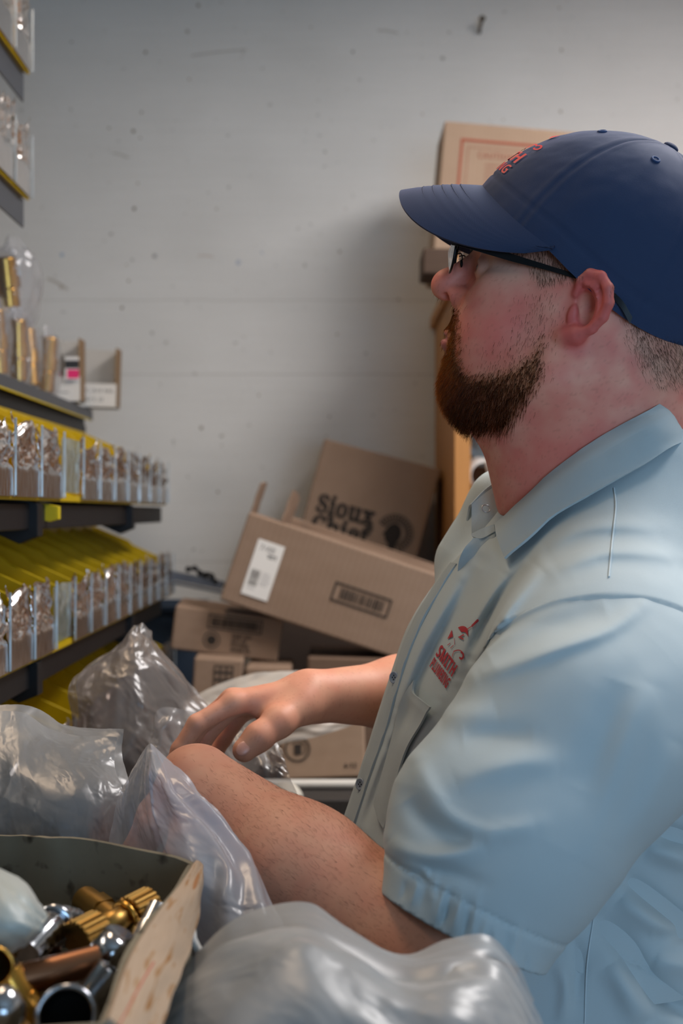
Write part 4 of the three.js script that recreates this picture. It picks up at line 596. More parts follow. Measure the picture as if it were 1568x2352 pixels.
// where hair grows, on the profile's design sheet (the far side mirrors it)
const BEARD_DENSE = [[1000, 690], [1020, 703], [1046, 712], [1053, 770], [1052, 820], [1062, 852], [1088, 868], [1130, 862], [1180, 845], [1215, 822], [1246, 775], [1240, 875], [1200, 935], [1160, 995], [1060, 990], [985, 930], [985, 700]];
const BEARD_THIN = [[1228, 640], [1262, 690], [1254, 780], [1240, 850], [1180, 880], [1080, 900], [1062, 872], [1110, 838], [1180, 765], [1212, 690]];
const HAIR_SIDE = [[1150, 560], [1240, 566], [1290, 570], [1350, 610], [1330, 640], [1270, 650], [1235, 660], [1210, 610], [1165, 590]];
const HAIR_BACK = [[1410, 650], [1568, 740], [1700, 800], [1700, 960], [1568, 890], [1500, 880], [1460, 830], [1440, 760], [1425, 720]];
function inPoly([x, y], poly, soft) { // 1 well inside, 0 outside, soft over some pixels
  let c = false, m = 1e9;
  for (let i = 0, j = poly.length - 1; i < poly.length; j = i++) {
    const [ax, ay] = poly[i], [bx, by] = poly[j];
    if ((ay > y) !== (by > y) && x < (bx - ax) * (y - ay) / (by - ay) + ax) c = !c;
    const dx = bx - ax, dy = by - ay, t = clamp(((x - ax) * dx + (y - ay) * dy) / (dx * dx + dy * dy)); m = Math.min(m, Math.hypot(x - ax - t * dx, y - ay - t * dy));
  }
  return c ? smooth(-soft * 0.5, soft, m) : smooth(-soft, soft, -m) ;
}
// colour of the skin: blush, freckles, lips
const lin = (h) => new THREE.Color(h);
const SKIN = lin(0xe29e88), PINK = lin(0xd4645c), EAR = lin(0xd06460), PALE = lin(0xd2b4a0), LIP = lin(0xb0646a), FRECK = lin(0x8e5440), STUB = lin(0xa88a78), TAN = lin(0xd09a78), BEARD = lin(0xa0683c);
function paintSkin(g, isHead) {
  const p = g.attributes.position, col = new Float32Array(p.count * 3), c = new THREE.Color();
  for (let i = 0; i < p.count; i++) {
    const x = p.getX(i), y = p.getY(i), z = p.getZ(i);
    c.copy(SKIN).lerp(PINK, clamp(0.3 + 0.9 * fbm(x * 45, y * 45, z * 45, 3)));
    if (isHead) {
      const [f, u, l] = toHead(x, y, z);
      c.lerp(EAR, 0.9 * smooth(1.15, 0.85, Math.hypot((f + 0.016) / 0.026, (u - 0.008) / 0.04)) * smooth(0.073, 0.08, Math.abs(l)));
      c.lerp(PINK, 0.6 * Math.exp(-(((f - 0.05) / 0.035) ** 2) - ((u + 0.03) / 0.035) ** 2));
      c.lerp(PINK, 0.5 * Math.exp(-(((f - 0.112) / 0.014) ** 2) - ((u + 0.012) / 0.016) ** 2));
      c.lerp(PALE, 0.55 * Math.exp(-(((f - 0.075) / 0.03) ** 2) - ((u - 0.02) / 0.016) ** 2));
      c.lerp(PINK, 0.45 * smooth(-0.05, -0.11, u) * smooth(0.03, -0.02, f));
      const q = px(head(f, u, Math.abs(l))), side = Math.max(inPoly(q, HAIR_SIDE, 14), inPoly(q, HAIR_BACK, 30)); c.lerp(STUB, 0.55 * side);
      c.lerp(BEARD, 0.75 * inPoly(q, BEARD_DENSE, 16)); c.lerp(BEARD, 0.22 * inPoly(q, BEARD_THIN, 30));
      if (f > 0.098 && u < -0.0485 && u > -0.067 && Math.abs(l) < 0.02) c.lerp(LIP, 0.8);
    } else c.lerp(TAN, 0.6);
    const fr = noise(x * 420, y * 420, z * 420); if (fr > 0.36) c.lerp(FRECK, Math.min(0.2, (fr - 0.36) * 1.2));
    col.set([c.r, c.g, c.b], i * 3);
  }
  g.setAttribute('color', new THREE.BufferAttribute(col, 3));
  return g;
}
const skinMat = phys({ color: 0xffffff, vertexColors: true, roughness: 0.52, specularIntensity: 0.7, sheen: 0.15, sheenRoughness: 0.6, sheenColor: new THREE.Color(0xffd8c8) });
const person = new THREE.Group(); person.name = 'person'; scene.add(person);
tag(person, 'bearded man in navy cap, glasses and pale blue work shirt reaching into a plastic bag', 'person');
const boundsOf = (pts, m) => [[0, 1, 2].map((k) => Math.min(...pts.map((p) => p.getComponent(k))) - m), [0, 1, 2].map((k) => Math.max(...pts.map((p) => p.getComponent(k))) + m)];
const headGeo = paintSkin(nets(headNeck, [0.03, EYE - 0.03, -1.5], [0.42, EYE + 0.38, -1.2], 0.0021), true);
const bodyTorso = blend([cone(P(1425, 1180, 1.39), V(0.24, EYE - 0.5, -1.39), 0.085, 0.1), cone(V(0.24, EYE - 0.08, -1.24), V(0.2, EYE - 0.08, -1.52), 0.06, 0.06)], 0.06);
const nearGeo = paintSkin(nets(nearSkin, ...boundsOf([nearShoulder, nearElbow, nearWrist, ...nearKnuckles], 0.1), 0.003));
const skinGeo = mergeGeometries([
  headGeo,
  nearGeo,
  paintSkin(nets(farSkin, ...boundsOf([farWrist, farElbow, ...farKnuckles, farThumb[0][3], P(400, 1790, 1.48)], 0.06), 0.0022)),
  paintSkin(nets(bodyTorso, [0, EYE - 0.65, -1.62], [0.42, EYE + 0.05, -1.1], 0.01)),
]);
mesh('body', skinGeo, skinMat, person);
// nail of the far thumb
{
  const a = farThumb[0][3], dir = a.clone().sub(farThumb[0][2]).normalize(), out = V(-0.25, 0.1, 1).addScaledVector(dir, -dir.dot(V(-0.25, 0.1, 1))).normalize(), sd = dir.clone().cross(out);
  const g = new THREE.SphereGeometry(1, 24, 14); g.applyMatrix4(new THREE.Matrix4().makeBasis(sd.multiplyScalar(0.0068), dir.clone().multiplyScalar(0.0085), out.clone().multiplyScalar(0.002)).setPosition(a.clone().addScaledVector(out, 0.0113).addScaledVector(dir, 0.0005)));
  mesh('nail', g, phys({ color: 0xcf9684, roughness: 0.35, clearcoat: 0.25, clearcoatRoughness: 0.3 }), person);
}
// eyes
for (const s of [1, -1]) {
  const e = mesh('eye', new THREE.SphereGeometry(0.0128 * HS, 24, 16).translate(...head(0.0825, 0.0155, 0.03 * s).toArray()), std({ color: 0xc8c2bc, roughness: 0.2 }), person);
  mesh('iris', new THREE.SphereGeometry(0.0062 * HS, 20, 10).translate(...head(0.0895, 0.0155, 0.03 * s).toArray()), std({ color: 0x2a2018, roughness: 0.15 }), e);
}
// hair: strands of their own over the skin they grow from
function strands(g, want, density, shape, seed) {
  const p = g.attributes.position, ix = g.index, tri = ix.count / 3, r = rnd(seed), pos = [], col = [], idx = [], nor = [], A = V(), B = V(), C = V(), cum = new Float32Array(tri); let sum = 0;
  for (let t = 0; t < tri; t++) {
    A.fromBufferAttribute(p, ix.getX(t * 3)); const w = density(A); if (w > 0.01) { B.fromBufferAttribute(p, ix.getX(t * 3 + 1)).sub(A); C.fromBufferAttribute(p, ix.getX(t * 3 + 2)).sub(A); sum += w * B.cross(C).length(); } cum[t] = sum;
  }
  const n1 = g.attributes.normal, N = V();
  for (let s = 0; s < want; s++) {
    const k = r() * sum; let lo = 0, hi = tri - 1; while (lo < hi) { const m = (lo + hi) >> 1; if (cum[m] < k) lo = m + 1; else hi = m; }
    const i0 = ix.getX(lo * 3), a = r(), b = r() * (1 - a);
    A.fromBufferAttribute(p, i0); B.fromBufferAttribute(p, ix.getX(lo * 3 + 1)).sub(A); C.fromBufferAttribute(p, ix.getX(lo * 3 + 2)).sub(A); N.fromBufferAttribute(n1, i0);
    const o = A.clone().addScaledVector(B, a).addScaledVector(C, b), { dir, bend, len, rad: rr, color } = shape(o, N, r);
    const d0 = dir.normalize(), sd = d0.clone().cross(V(0.31, 0.52, 0.8)).normalize(), up = sd.clone().cross(d0), base = pos.length / 3, rings = len > 0.007 ? 4 : 3;
    for (let q = 0; q < rings; q++) {
      const t = q / (rings - 1), c = o.clone().addScaledVector(d0, len * t).addScaledVector(bend, len * t * t), w = rr * (1 - t * 0.8);
      for (let m = 0; m < 3; m++) { const an = m * 2.094, v = sd.clone().multiplyScalar(Math.cos(an)).addScaledVector(up, Math.sin(an)); pos.push(c.x + v.x * w, c.y + v.y * w, c.z + v.z * w); nor.push(v.x, v.y, v.z); col.push(color.r, color.g, color.b); }
      if (q) for (let m = 0; m < 3; m++) { const e = base + (q - 1) * 3, x = m, y = (m + 1) % 3; idx.push(e + x, e + y, e + 3 + y, e + x, e + 3 + y, e + 3 + x); }
    }
  }
  const out = new THREE.BufferGeometry(); out.setAttribute('position', new THREE.Float32BufferAttribute(pos, 3)); out.setAttribute('normal', new THREE.Float32BufferAttribute(nor, 3)); out.setAttribute('color', new THREE.Float32BufferAttribute(col, 3)); out.setIndex(idx); return out;
}
const hairMat = phys({ color: 0xffffff, vertexColors: true, roughness: 0.8, specularIntensity: 0.4, transmission: 0.45, thickness: 0 });
const sheetPx = (o) => { const [f, u, l] = toHead(o.x, o.y, o.z); return [px(head(f, u, Math.abs(l))), f, u, l]; };
const GINGER = lin(0xf09a48), BROWN = lin(0xc47a3c), BLOND = lin(0xe6b878), GREY = lin(0xb09c88);
const tint = (r, list) => list[Math.floor(r() * list.length)].clone().multiplyScalar(0.7 + 0.6 * r());
const beard = mesh('beard', mergeGeometries([
  strands(headGeo, 15000, (o) => { const [q, f, u] = sheetPx(o); return f > -0.01 && !(f > 0.098 && u < -0.046 && u > -0.069) ? inPoly(q, BEARD_DENSE, 16) ** 1.5 : 0; }, (o, n, r) => {
    const [, f, u, l] = sheetPx(o), low = smooth(-0.055, -0.09, u), mous = u > -0.048;
    const dir = n.clone().multiplyScalar(mous ? 0.45 : 0.62).addScaledVector(hU, mous ? -0.75 : -0.6 - 0.2 * low).addScaledVector(hL, Math.sign(l) * (mous ? 0.5 : 0.05)).addScaledVector(hF, -0.12 * low * smooth(0.08, 0.03, f)).add(V(r() - 0.5, r() - 0.5, r() - 0.5).multiplyScalar(0.55));
    return { dir, bend: V(0, -0.25, 0).addScaledVector(n, -0.15), len: mix(0.0045, 0.0085, low) * (0.6 + 0.7 * r()), rad: 0.0002, color: tint(r, u > -0.08 ? [GINGER, GINGER, BLOND, BROWN] : f > 0.075 ? [GINGER, BROWN, GINGER] : [BROWN, BROWN, GINGER]) };
  }, 7),
  strands(headGeo, 2600, (o) => Math.max(inPoly(sheetPx(o)[0], BEARD_THIN, 40), 0.5 * inPoly(sheetPx(o)[0], BEARD_DENSE, 45)), (o, n, r) => ({ dir: n.clone().multiplyScalar(0.3).addScaledVector(hU, -0.9).addScaledVector(hF, -0.1).add(V(r() - 0.5, r() - 0.5, r() - 0.5).multiplyScalar(0.4)), bend: n.clone().multiplyScalar(-0.2), len: 0.003 + 0.003 * r(), rad: 0.0001, color: tint(r, [BROWN, GREY, GINGER]) }), 8),
]), hairMat, person);
beard.userData.kind = 'stuff'; beard.userData.label = 'ginger full beard and moustache';
const hair = mesh('hair', strands(headGeo, 9000, (o) => { const [q] = sheetPx(o); return Math.max(inPoly(q, HAIR_SIDE, 8), 0.8 * inPoly(q, HAIR_BACK, 20)); }, (o, n, r) => ({ dir: n.clone().multiplyScalar(0.35).addScaledVector(hU, -0.8).addScaledVector(hF, -0.45).add(V(r() - 0.5, r() - 0.5, r() - 0.5).multiplyScalar(0.4)), bend: V(0, 0, 0), len: 0.003 + 0.003 * r(), rad: 0.0001, color: tint(r, [GREY, GREY, BLOND, GREY]) }), 9), hairMat, person);
hair.userData.kind = 'stuff'; hair.userData.label = 'close-cropped fair hair below the cap';

const armAxis = nearWrist.clone().sub(nearElbow).normalize();
const armHair = mesh('arm_hair', strands(nearGeo, 11000, (o) => { const t = o.clone().sub(nearElbow).dot(armAxis) / nearElbow.distanceTo(nearWrist); return smooth(-0.1, 0.2, t) * smooth(1.02, 0.8, t); }, (o, n, r) => ({ dir: armAxis.clone().addScaledVector(n, -armAxis.dot(n)).normalize().addScaledVector(n, 0.22).add(V(r() - 0.5, r() - 0.5, r() - 0.5).multiplyScalar(0.7)), bend: n.clone().multiplyScalar(-0.15), len: 0.003 + 0.0035 * r(), rad: 0.000065, color: tint(r, [lin(0x8a5634), lin(0x7a4a30), lin(0xa87448)]) }), 21), hairMat, person);
armHair.userData.kind = 'stuff'; armHair.userData.label = 'fine fair hair on the forearm';
// ------------------------------------------------------------------ the work shirt
const tF = V(-Math.cos(rad(12)), 0, Math.sin(rad(12))), tL = V(Math.sin(rad(12)), 0, Math.cos(rad(12))), tY = V(0, 1, 0), TA = [tF, tY, tL];
const R = (x, y, z) => V(x, EYE + y, z);
const sn = P(1385, 1540, 1.19), sfar = sn.clone().addScaledVector(tL, -0.4).add(V(0.075, -0.005, 0));
// strokes that raise (+) or sink (-) the cloth where the photograph shows a fold: [millimetres, half width, points of the drawing board]
const near = [0, 0];
const dist2 = (x, y, s) => { let m = 1e9; for (let i = 0; i < s.length - 1; i++) { const [ax, ay] = s[i], [bx, by] = s[i + 1], dx = bx - ax, dy = by - ay, t = clamp(((x - ax) * dx + (y - ay) * dy) / (dx * dx + dy * dy)), d = Math.hypot(x - ax - t * dx, y - ay - t * dy); if (d < m) { m = d; near[1] = (i + t) / (s.length - 1); } } near[0] = m; return near; };
function folder(list) {
  const S = list.map(([a, w, s]) => { const f = curve(s.map(([x, y]) => V(x, y, 0)), 14).map((p) => [p.x, p.y]); return { a: a / 1000, w, f, b: [Math.min(...f.map((p) => p[0])) - 3 * w, Math.min(...f.map((p) => p[1])) - 3 * w, Math.max(...f.map((p) => p[0])) + 3 * w, Math.max(...f.map((p) => p[1])) + 3 * w] }; });
  return (x, y, z) => {
    const u = 784 + x / -z * F, v = 1176 - (y - EYE) / -z * F; let s = 0;
    for (const k of S) if (u > k.b[0] && u < k.b[2] && v > k.b[1] && v < k.b[3]) { const [d, t] = dist2(u, v, k.f); s += 1.15 * k.a * Math.exp(-((d / (1.25 * k.w)) ** 2)) * Math.sin(Math.PI * clamp(t, 0.03, 0.97)) ** 0.6; }
    return s;
  };
}
const sleeveFolds = folder([
  ...Array.from({ length: 13 }, (_, i) => { const t = 0.05 + i * 0.073, x = mix(900, 1215, t), y = mix(2064, 2262, t), L = 34 + 22 * ((i * 5) % 4); return [i % 2 ? 1.5 : -1.2, 6, [[x + 3, y - 6], [x + 12, y - L * 0.6], [x + 16 + (i % 3) * 5, y - 20 - L]]]; }),
  [5, 16, [[1090, 1556], [1180, 1525], [1275, 1489], [1404, 1442], [1476, 1391]]],
  [-5, 26, [[1120, 1520], [1210, 1470], [1300, 1435], [1400, 1400]]],
  [5, 26, [[1040, 1800], [1110, 1772], [1200, 1750], [1290, 1750]]],
  [-4, 22, [[1060, 1700], [1150, 1690], [1230, 1690]]],
  [5, 20, [[955, 1745], [985, 1810], [1028, 1870], [1090, 1906], [1160, 1911], [1240, 1890]]],
  [-5, 20, [[935, 1830], [970, 1885], [1020, 1918], [1090, 1928]]],
  [6, 18, [[889, 1925], [920, 1950], [980, 1968], [1049, 1962], [1120, 1940]]],
  [-4, 15, [[920, 1990], [970, 1998], [1030, 2005], [1110, 2030]]],
  [4, 9, [[930, 1985], [975, 2005], [990, 2055]]], [-3, 9, [[955, 1993], [985, 2035], [1018, 2060]]],
  [2.5, 8, [[1020, 2040], [1000, 2120]]], [-2.5, 7, [[1035, 2045], [1015, 2125]]], [2, 8, [[1060, 2060], [1045, 2150]]], [-2, 7, [[1080, 2080], [1060, 2165]]], [2, 8, [[1120, 2110], [1100, 2190]]],
  [4, 30, [[1500, 1560], [1440, 1700], [1400, 1850], [1330, 2000]]], [-4, 30, [[1430, 1560], [1380, 1700], [1330, 1820]]],
  [3, 26, [[1560, 1700], [1480, 1850], [1400, 1960]]],
  [3, 24, [[1010, 1640], [1060, 1640], [1140, 1620]]],
]);
const torsoFolds = folder([
  // chest, from the armpit up to the collar
  [6, 16, [[1245, 1300], [1200, 1350], [1160, 1400], [1125, 1460], [1090, 1530]]], [-5, 12, [[1215, 1290], [1165, 1355], [1120, 1430], [1085, 1510]]],
  [5, 14, [[1160, 1310], [1110, 1390], [1070, 1470], [1050, 1560]]],
  [-8, 17, [[1100, 1290], [1045, 1400], [985, 1510], [940, 1620], [905, 1710]]], [4, 14, [[1060, 1330], [1010, 1420], [955, 1530], [915, 1640]]],
  [-7, 12, [[1150, 1440], [1130, 1490], [1100, 1560]]],
  [4, 16, [[1010, 1600], [960, 1690], [905, 1790], [880, 1880]]], [-4, 14, [[960, 1600], [900, 1720], [860, 1830], [830, 1910]]], [3, 10, [[920, 1640], [870, 1760], [835, 1860], [815, 1920]]],
  // yoke and shoulder
  [3, 14, [[1245, 1258], [1327, 1217], [1404, 1206], [1520, 1212]]], [-1.5, 18, [[1265, 1275], [1330, 1245], [1400, 1238], [1520, 1250]]], [3, 14, [[1270, 1312], [1368, 1272], [1440, 1264], [1560, 1280]]], [-1.5, 18, [[1310, 1330], [1380, 1302], [1450, 1298], [1560, 1318]]],
  // back below the sleeve
  [-8, 16, [[1500, 1900], [1535, 1915], [1600, 1935]]], [8, 20, [[1480, 1950], [1540, 1965], [1600, 1990]]], [-10, 17, [[1430, 2010], [1490, 2060], [1568, 2122], [1620, 2160]]], [9, 24, [[1420, 2060], [1480, 2105], [1560, 2165]]],
  [-11, 20, [[1365, 2105], [1430, 2168], [1490, 2260], [1550, 2310], [1620, 2340]]], [9, 26, [[1400, 2210], [1440, 2270], [1480, 2352]]], [-6, 14, [[1495, 2148], [1530, 2152], [1600, 2140]]], [7, 22, [[1500, 2200], [1540, 2215], [1600, 2220]]],
  [-4, 12, [[1310, 2150], [1330, 2200], [1320, 2300]]], [4, 14, [[1280, 2210], [1300, 2270], [1290, 2352]]],
]);
const sleeveAxis = [P(1392, 1632, 1.16), P(1332, 1680, 1.14), P(1156, 1912, 1.105), P(1053, 2162, 1.085)];
const hemDir = sleeveAxis[3].clone().sub(sleeveAxis[2]).normalize();
const hemN = V(-0.44, -0.9, 0.12).normalize(), hemO = P(1053, 2163, 1.02);
const sleeveBase = blend([...chainOf(sleeveAxis, [0.097, 0.0945, 0.0885, 0.062]), cone(sleeveAxis[3], sleeveAxis[3].clone().addScaledVector(hemDir, 0.12), 0.062, 0.058)], 0.02);
const farSleeve = blend(chainOf([sfar.clone().add(V(0.015, 0.015, 0)), farElbow.clone().lerp(sfar, 0.3).add(V(0.03, 0, 0))], [0.082, 0.076]), 0.03);
const torsoBase = (() => {
  const list = [
    ell(R(0.215, -0.215, -1.41), TA, [0.168, 0.205, 0.2]), ell(R(0.188, -0.42, -1.41), TA, [0.205, 0.27, 0.215]), cone(R(0.22, -0.5, -1.41), R(0.23, -0.62, -1.41), 0.19, 0.18),
    cone(sn, sfar, 0.085, 0.075), cone(P(1465, 1150, 1.38), sn, 0.085, 0.072), cone(P(1465, 1150, 1.38), sfar, 0.085, 0.065), cone(P(1330, 1350, 1.37), P(1555, 1160, 1.38), 0.09, 0.1), ell(R(0.285, -0.16, -1.4), TA, [0.125, 0.19, 0.185]),
  ];
  const body = blend(list, 0.06), far = blend([cone(P(1300, 1090, 1.47), P(1150, 1152, 1.5), 0.034, 0.03), cone(P(1150, 1152, 1.5), P(1075, 1290, 1.5), 0.03, 0.035)], 0.02);
  return (x, y, z) => smin(body(x, y, z), far(x, y, z), 0.03);
})();
const cutTop = (() => { const a = cone(P(1180, 1080, 1.37), P(1640, 860, 1.38), 0.02, 0.02), n = V(-0.47, -0.87, 0).normalize(), o = P(1400, 1120, 1.37); return (x, y, z) => -((x - o.x) * n.x + (y - o.y) * n.y); })();
const collarHole = (() => { const axis = cone(neckTop.clone().lerp(neckBase, 0.2), neckBase.clone().add(V(-0.024, -0.12, 0.0)), 0.088, 0.09), A = P(1128, 1238, 1.345), n = P(1500, 1068, 1.25).sub(A).cross(P(1290, 1090, 1.47).sub(A)).normalize(); if (n.y < 0) n.negate();
  return (x, y, z) => Math.max(axis(x, y, z), -((x - A.x) * n.x + (y - A.y) * n.y + (z - A.z) * n.z)); })();
const armN = (() => { const a = P(1360, 1342, 1.125), b = P(1075, 1500, 1.19), c = P(1568, 1402, 1.15); const n = b.clone().sub(a).cross(c.clone().sub(a)).normalize(); if (n.y > 0) n.negate(); return [n, a]; })();
const armSide = (x, y, z) => (x - armN[1].x) * armN[0].x + (y - armN[1].y) * armN[0].y + (z - armN[1].z) * armN[0].z;   // + on the sleeve's side
const bodyCloth = (x, y, z) => smin(smin(torsoBase(x, y, z), sleeveBase(x, y, z), 0.022), farSleeve(x, y, z), 0.04);
const wrinkle = (x, y, z) => 0.0022 * fbm(x * 14, y * 10, z * 14, 3);
const torsoSDF = (x, y, z) => {
  let d = smin(torsoBase(x, y, z), farSleeve(x, y, z), 0.04); const s = sleeveBase(x, y, z);
  d = smin(d, Math.max(s, armSide(x, y, z)), 0.022);
  if (d > 0.03 || d < -0.03) return Math.max(d, EYE - 0.62 - y);
  d -= wrinkle(x, y, z) + (z > -1.45 ? torsoFolds(x, y, z) : 0);
  d = smax(d, -collarHole(x, y, z), 0.004);
  return Math.max(d, EYE - 0.62 - y);
};
const hemDist = (x, y, z) => (x - hemO.x) * hemN.x + (y - hemO.y) * hemN.y + (z - hemO.z) * hemN.z;
const sleeveSDF = (x, y, z) => {
  const base = smin(sleeveBase(x, y, z), torsoBase(x, y, z) + 0.004, 0.022);
  let d = base;
  if (Math.abs(d) < 0.03) { d -= wrinkle(x, y, z) + (z > -1.3 ? sleeveFolds(x, y, z) : 0); const a = armSide(x, y, z); d -= 0.0022 * Math.exp(-(((a - 0.004) / 0.004) ** 2)); const h = hemDist(x, y, z); d -= h > -0.026 ? 0.0012 : 0; d += 0.0014 * Math.exp(-(((h + 0.026) / 0.0022) ** 2)); }
  const inner = Math.max(d + 0.008, -hemDist(x, y, z) - 0.05);
  return Math.max(d, hemDist(x, y, z), -armSide(x, y, z) - 0.012, -inner, EYE - 0.62 - y);
};
function uvBox(g, s = 1) { // uv in metres round an upright axis
  const p = g.attributes.position, uv = new Float32Array(p.count * 2);
  for (let i = 0; i < p.count; i++) { const a = Math.atan2(p.getZ(i) + 1.4, p.getX(i) - 0.22); uv[i * 2] = a * 0.2 * s; uv[i * 2 + 1] = p.getY(i) * s; }
  g.setAttribute('uv', new THREE.BufferAttribute(uv, 2)); return g;
}
// first hit of a line of sight with a surface, pushed out by off metres
function hit(f, u, v, from = 0.9, off = 0) {
  const dir = P(u, v, 1).sub(V(0, EYE, 0)); let t = from; const o = V(0, EYE, 0), q = V();
  for (let i = 0; i < 220; i++) { q.copy(o).addScaledVector(dir, t); const d = f(q.x, q.y, q.z); if (d < 2e-4) break; t += d * 0.45; if (t > 2.5) break; }
  if (off) { const e = 2e-3, n = V(f(q.x + e, q.y, q.z) - f(q.x - e, q.y, q.z), f(q.x, q.y + e, q.z) - f(q.x, q.y - e, q.z), f(q.x, q.y, q.z + e) - f(q.x, q.y, q.z - e)).normalize(); q.addScaledVector(n, off); q.n = n; }
  return q;
}
const weave = tex(canvas(256, 256, (g, w, h) => { const im = g.createImageData(w, h); for (let y = 0; y < h; y++) for (let x = 0; x < w; x++) { const t = ((x + y) % 4) / 3, n = noise(x * 0.9, y * 0.31, 1) * 0.25, c = 255 * clamp(0.35 + 0.4 * t + n); const k = (y * w + x) * 4; im.data[k] = im.data[k + 1] = im.data[k + 2] = c; im.data[k + 3] = 255; } g.putImageData(im, 0, 0); }), false, [22, 22]);
const SHIRT = 0xb3c1c6;
const shirtMat = phys({ color: SHIRT, roughness: 0.86, bumpMap: weave, bumpScale: 0.00022, sheen: 0.25, sheenRoughness: 0.5, sheenColor: new THREE.Color(0xdfe8ee) });
const seamMat = std({ color: 0xc4d2d8, roughness: 0.9 });
const shirt = mesh('work_shirt', uvBox(nets(torsoSDF, [-0.04, EYE - 0.66, -1.75], [0.46, EYE + 0.12, -1.08], 0.0032)), shirtMat, person);
mesh('sleeve', uvBox(nets(sleeveSDF, [0.0, EYE - 0.42, -1.32], [0.34, EYE + 0.0, -0.98], 0.0026)), shirtMat, shirt);

// ------------------------------------------------------------------ collar, front, pocket, buttons, emblem
{
  const H = (list, off) => list.map(([u, v]) => hit(headNeck, u, v, 0.9, off)), T = (list, off) => list.map(([u, v]) => hit(torsoSDF, u, v, 0.9, off));
  const inner = [...H([[1138, 1203], [1180, 1166], [1216, 1136], [1260, 1092], [1316, 1047], [1400, 991], [1493, 938]], 0.004), P(1556, 898, 1.335), P(1585, 884, 1.38), P(1575, 890, 1.43), P(1505, 935, 1.475), P(1420, 990, 1.485)];
  inner[0] = P(1138, 1206, 1.335); inner[1] = P(1180, 1166, 1.318);
  const outer = [...T([[1172, 1296], [1228, 1249], [1280, 1201], [1360, 1152], [1417, 1116], [1481, 1077], [1533, 1041]], 0.008), P(1569, 1014, 1.285), P(1640, 978, 1.365), P(1640, 978, 1.45), P(1550, 1000, 1.53), P(1440, 1050, 1.55)];
  const midr = inner.map((p, i) => p.clone().lerp(outer[i], 0.45).add(V(-0.003, 0.004, 0.006)));
  const leaf = mesh('collar', sheet([inner, midr, outer], 60, 14, 0.0024, (u, v, p) => 0.0016 * fbm(p.x * 40, p.y * 40, p.z * 40, 3) + 0.0012 * Math.exp(-(((v - 0.9) / 0.03) ** 2)) - 0.002 * Math.exp(-(((u - 0.62) / 0.05) ** 2) - ((v - 0.7) / 0.25) ** 2)), shirtMat, shirt);
  mesh('collar_stand', sheet([[P(1136, 1206, 1.342), P(1108, 1216, 1.352), P(1083, 1228, 1.365)], [P(1139, 1222, 1.334), P(1108, 1238, 1.345), P(1086, 1234, 1.36)]], 16, 4, 0.003, null, false), shirtMat, shirt);
  // the far half of the collar, seen from inside
  mesh('collar', sheet([[P(1083, 1158, 1.412), P(1118, 1130, 1.415), P(1152, 1106, 1.42), P(1196, 1078, 1.425), P(1260, 1030, 1.44)], [P(1083, 1196, 1.405), P(1120, 1170, 1.405), P(1152, 1152, 1.41), P(1200, 1118, 1.41), P(1262, 1080, 1.43)], [P(1084, 1232, 1.395), P(1118, 1222, 1.392), P(1152, 1205, 1.395), P(1215, 1165, 1.39), P(1270, 1130, 1.41)]], 30, 10, 0.0025, (u, v, p) => 0.0012 * fbm(p.x * 50, p.y * 50, p.z * 50, 2)), shirtMat, shirt);
  mesh('collar', sheet([[P(1083, 1160, 1.414), P(1116, 1126, 1.418), P(1152, 1100, 1.424), P(1192, 1070, 1.43), P(1260, 1025, 1.445)], [P(1078, 1166, 1.425), P(1110, 1132, 1.43), P(1148, 1104, 1.435), P(1190, 1074, 1.44), P(1255, 1036, 1.455)], [P(1072, 1196, 1.43), P(1104, 1160, 1.435), P(1144, 1128, 1.44), P(1188, 1100, 1.45), P(1250, 1060, 1.46)]], 30, 10, 0.0025), shirtMat, shirt);
  mesh('placket_flap', sheet([[P(1087, 1236, 1.352), P(1112, 1236, 1.345), P(1139, 1226, 1.33)], [P(1058, 1275, 1.352), P(1088, 1276, 1.348), P(1136, 1262, 1.33)], [P(1049, 1340, 1.362), P(1078, 1318, 1.352), P(1120, 1290, 1.338)]], 20, 16, 0.002, (u, v) => 0.001 * noise(u * 4, v * 4, 7)), shirtMat, shirt);
  const ring = mesh('button', new THREE.TorusGeometry(0.0042, 0.0006, 8, 24).translate(0, 0, 0), std({ color: 0xb8bcc0, roughness: 0.3, metalness: 0.6 }), shirt); ring.position.copy(P(1116, 1168, 1.398)); ring.rotation.set(-0.5, 0.2, 0);
  // the front edge: two laps of cloth down the middle of the chest, laid on the body
  const front = (lat, y, off = 0) => { const o = R(0.2, y, -1.41).addScaledVector(tL, lat), q = o.clone(); for (let i = 0; i < 200; i++) { const d = torsoSDF(q.x, q.y, q.z); if (d > -3e-4) break; q.addScaledVector(tF, Math.max(2e-4, -d * 0.6)); } return q.addScaledVector(tF, off); };
  const ys = Array.from({ length: 30 }, (_, i) => mix(-0.05, -0.5, i / 29)), lap = (lat, off) => ys.map((y) => front(lat, y, off));
  mesh('placket', sheet([lap(-0.016, 0.0012), lap(0, 0.0022), lap(0.0165, 0.0012)], 70, 6, 0.0022, (u, v) => 0.001 * Math.exp(-(((v - 0.12) / 0.05) ** 2)) + 0.001 * Math.exp(-(((v - 0.88) / 0.05) ** 2)) + 0.0012 * noise(u * 26, v * 3, 2)), shirtMat, shirt);
  const bg = (() => { const d = new THREE.LatheGeometry([[0, 0.0006], [0.0035, 0.0006], [0.0046, 0.0014], [0.0056, 0.0014], [0.006, 0.0006], [0.006, 0], [0, 0]].map((a) => new THREE.Vector2(...a)), 24); return d; })();
  const hole = new THREE.CylinderGeometry(0.0008, 0.0008, 0.0004, 10), bm = std({ color: 0x8d9aa8, roughness: 0.35 }), hm = std({ color: 0x2c333c, roughness: 0.8 });
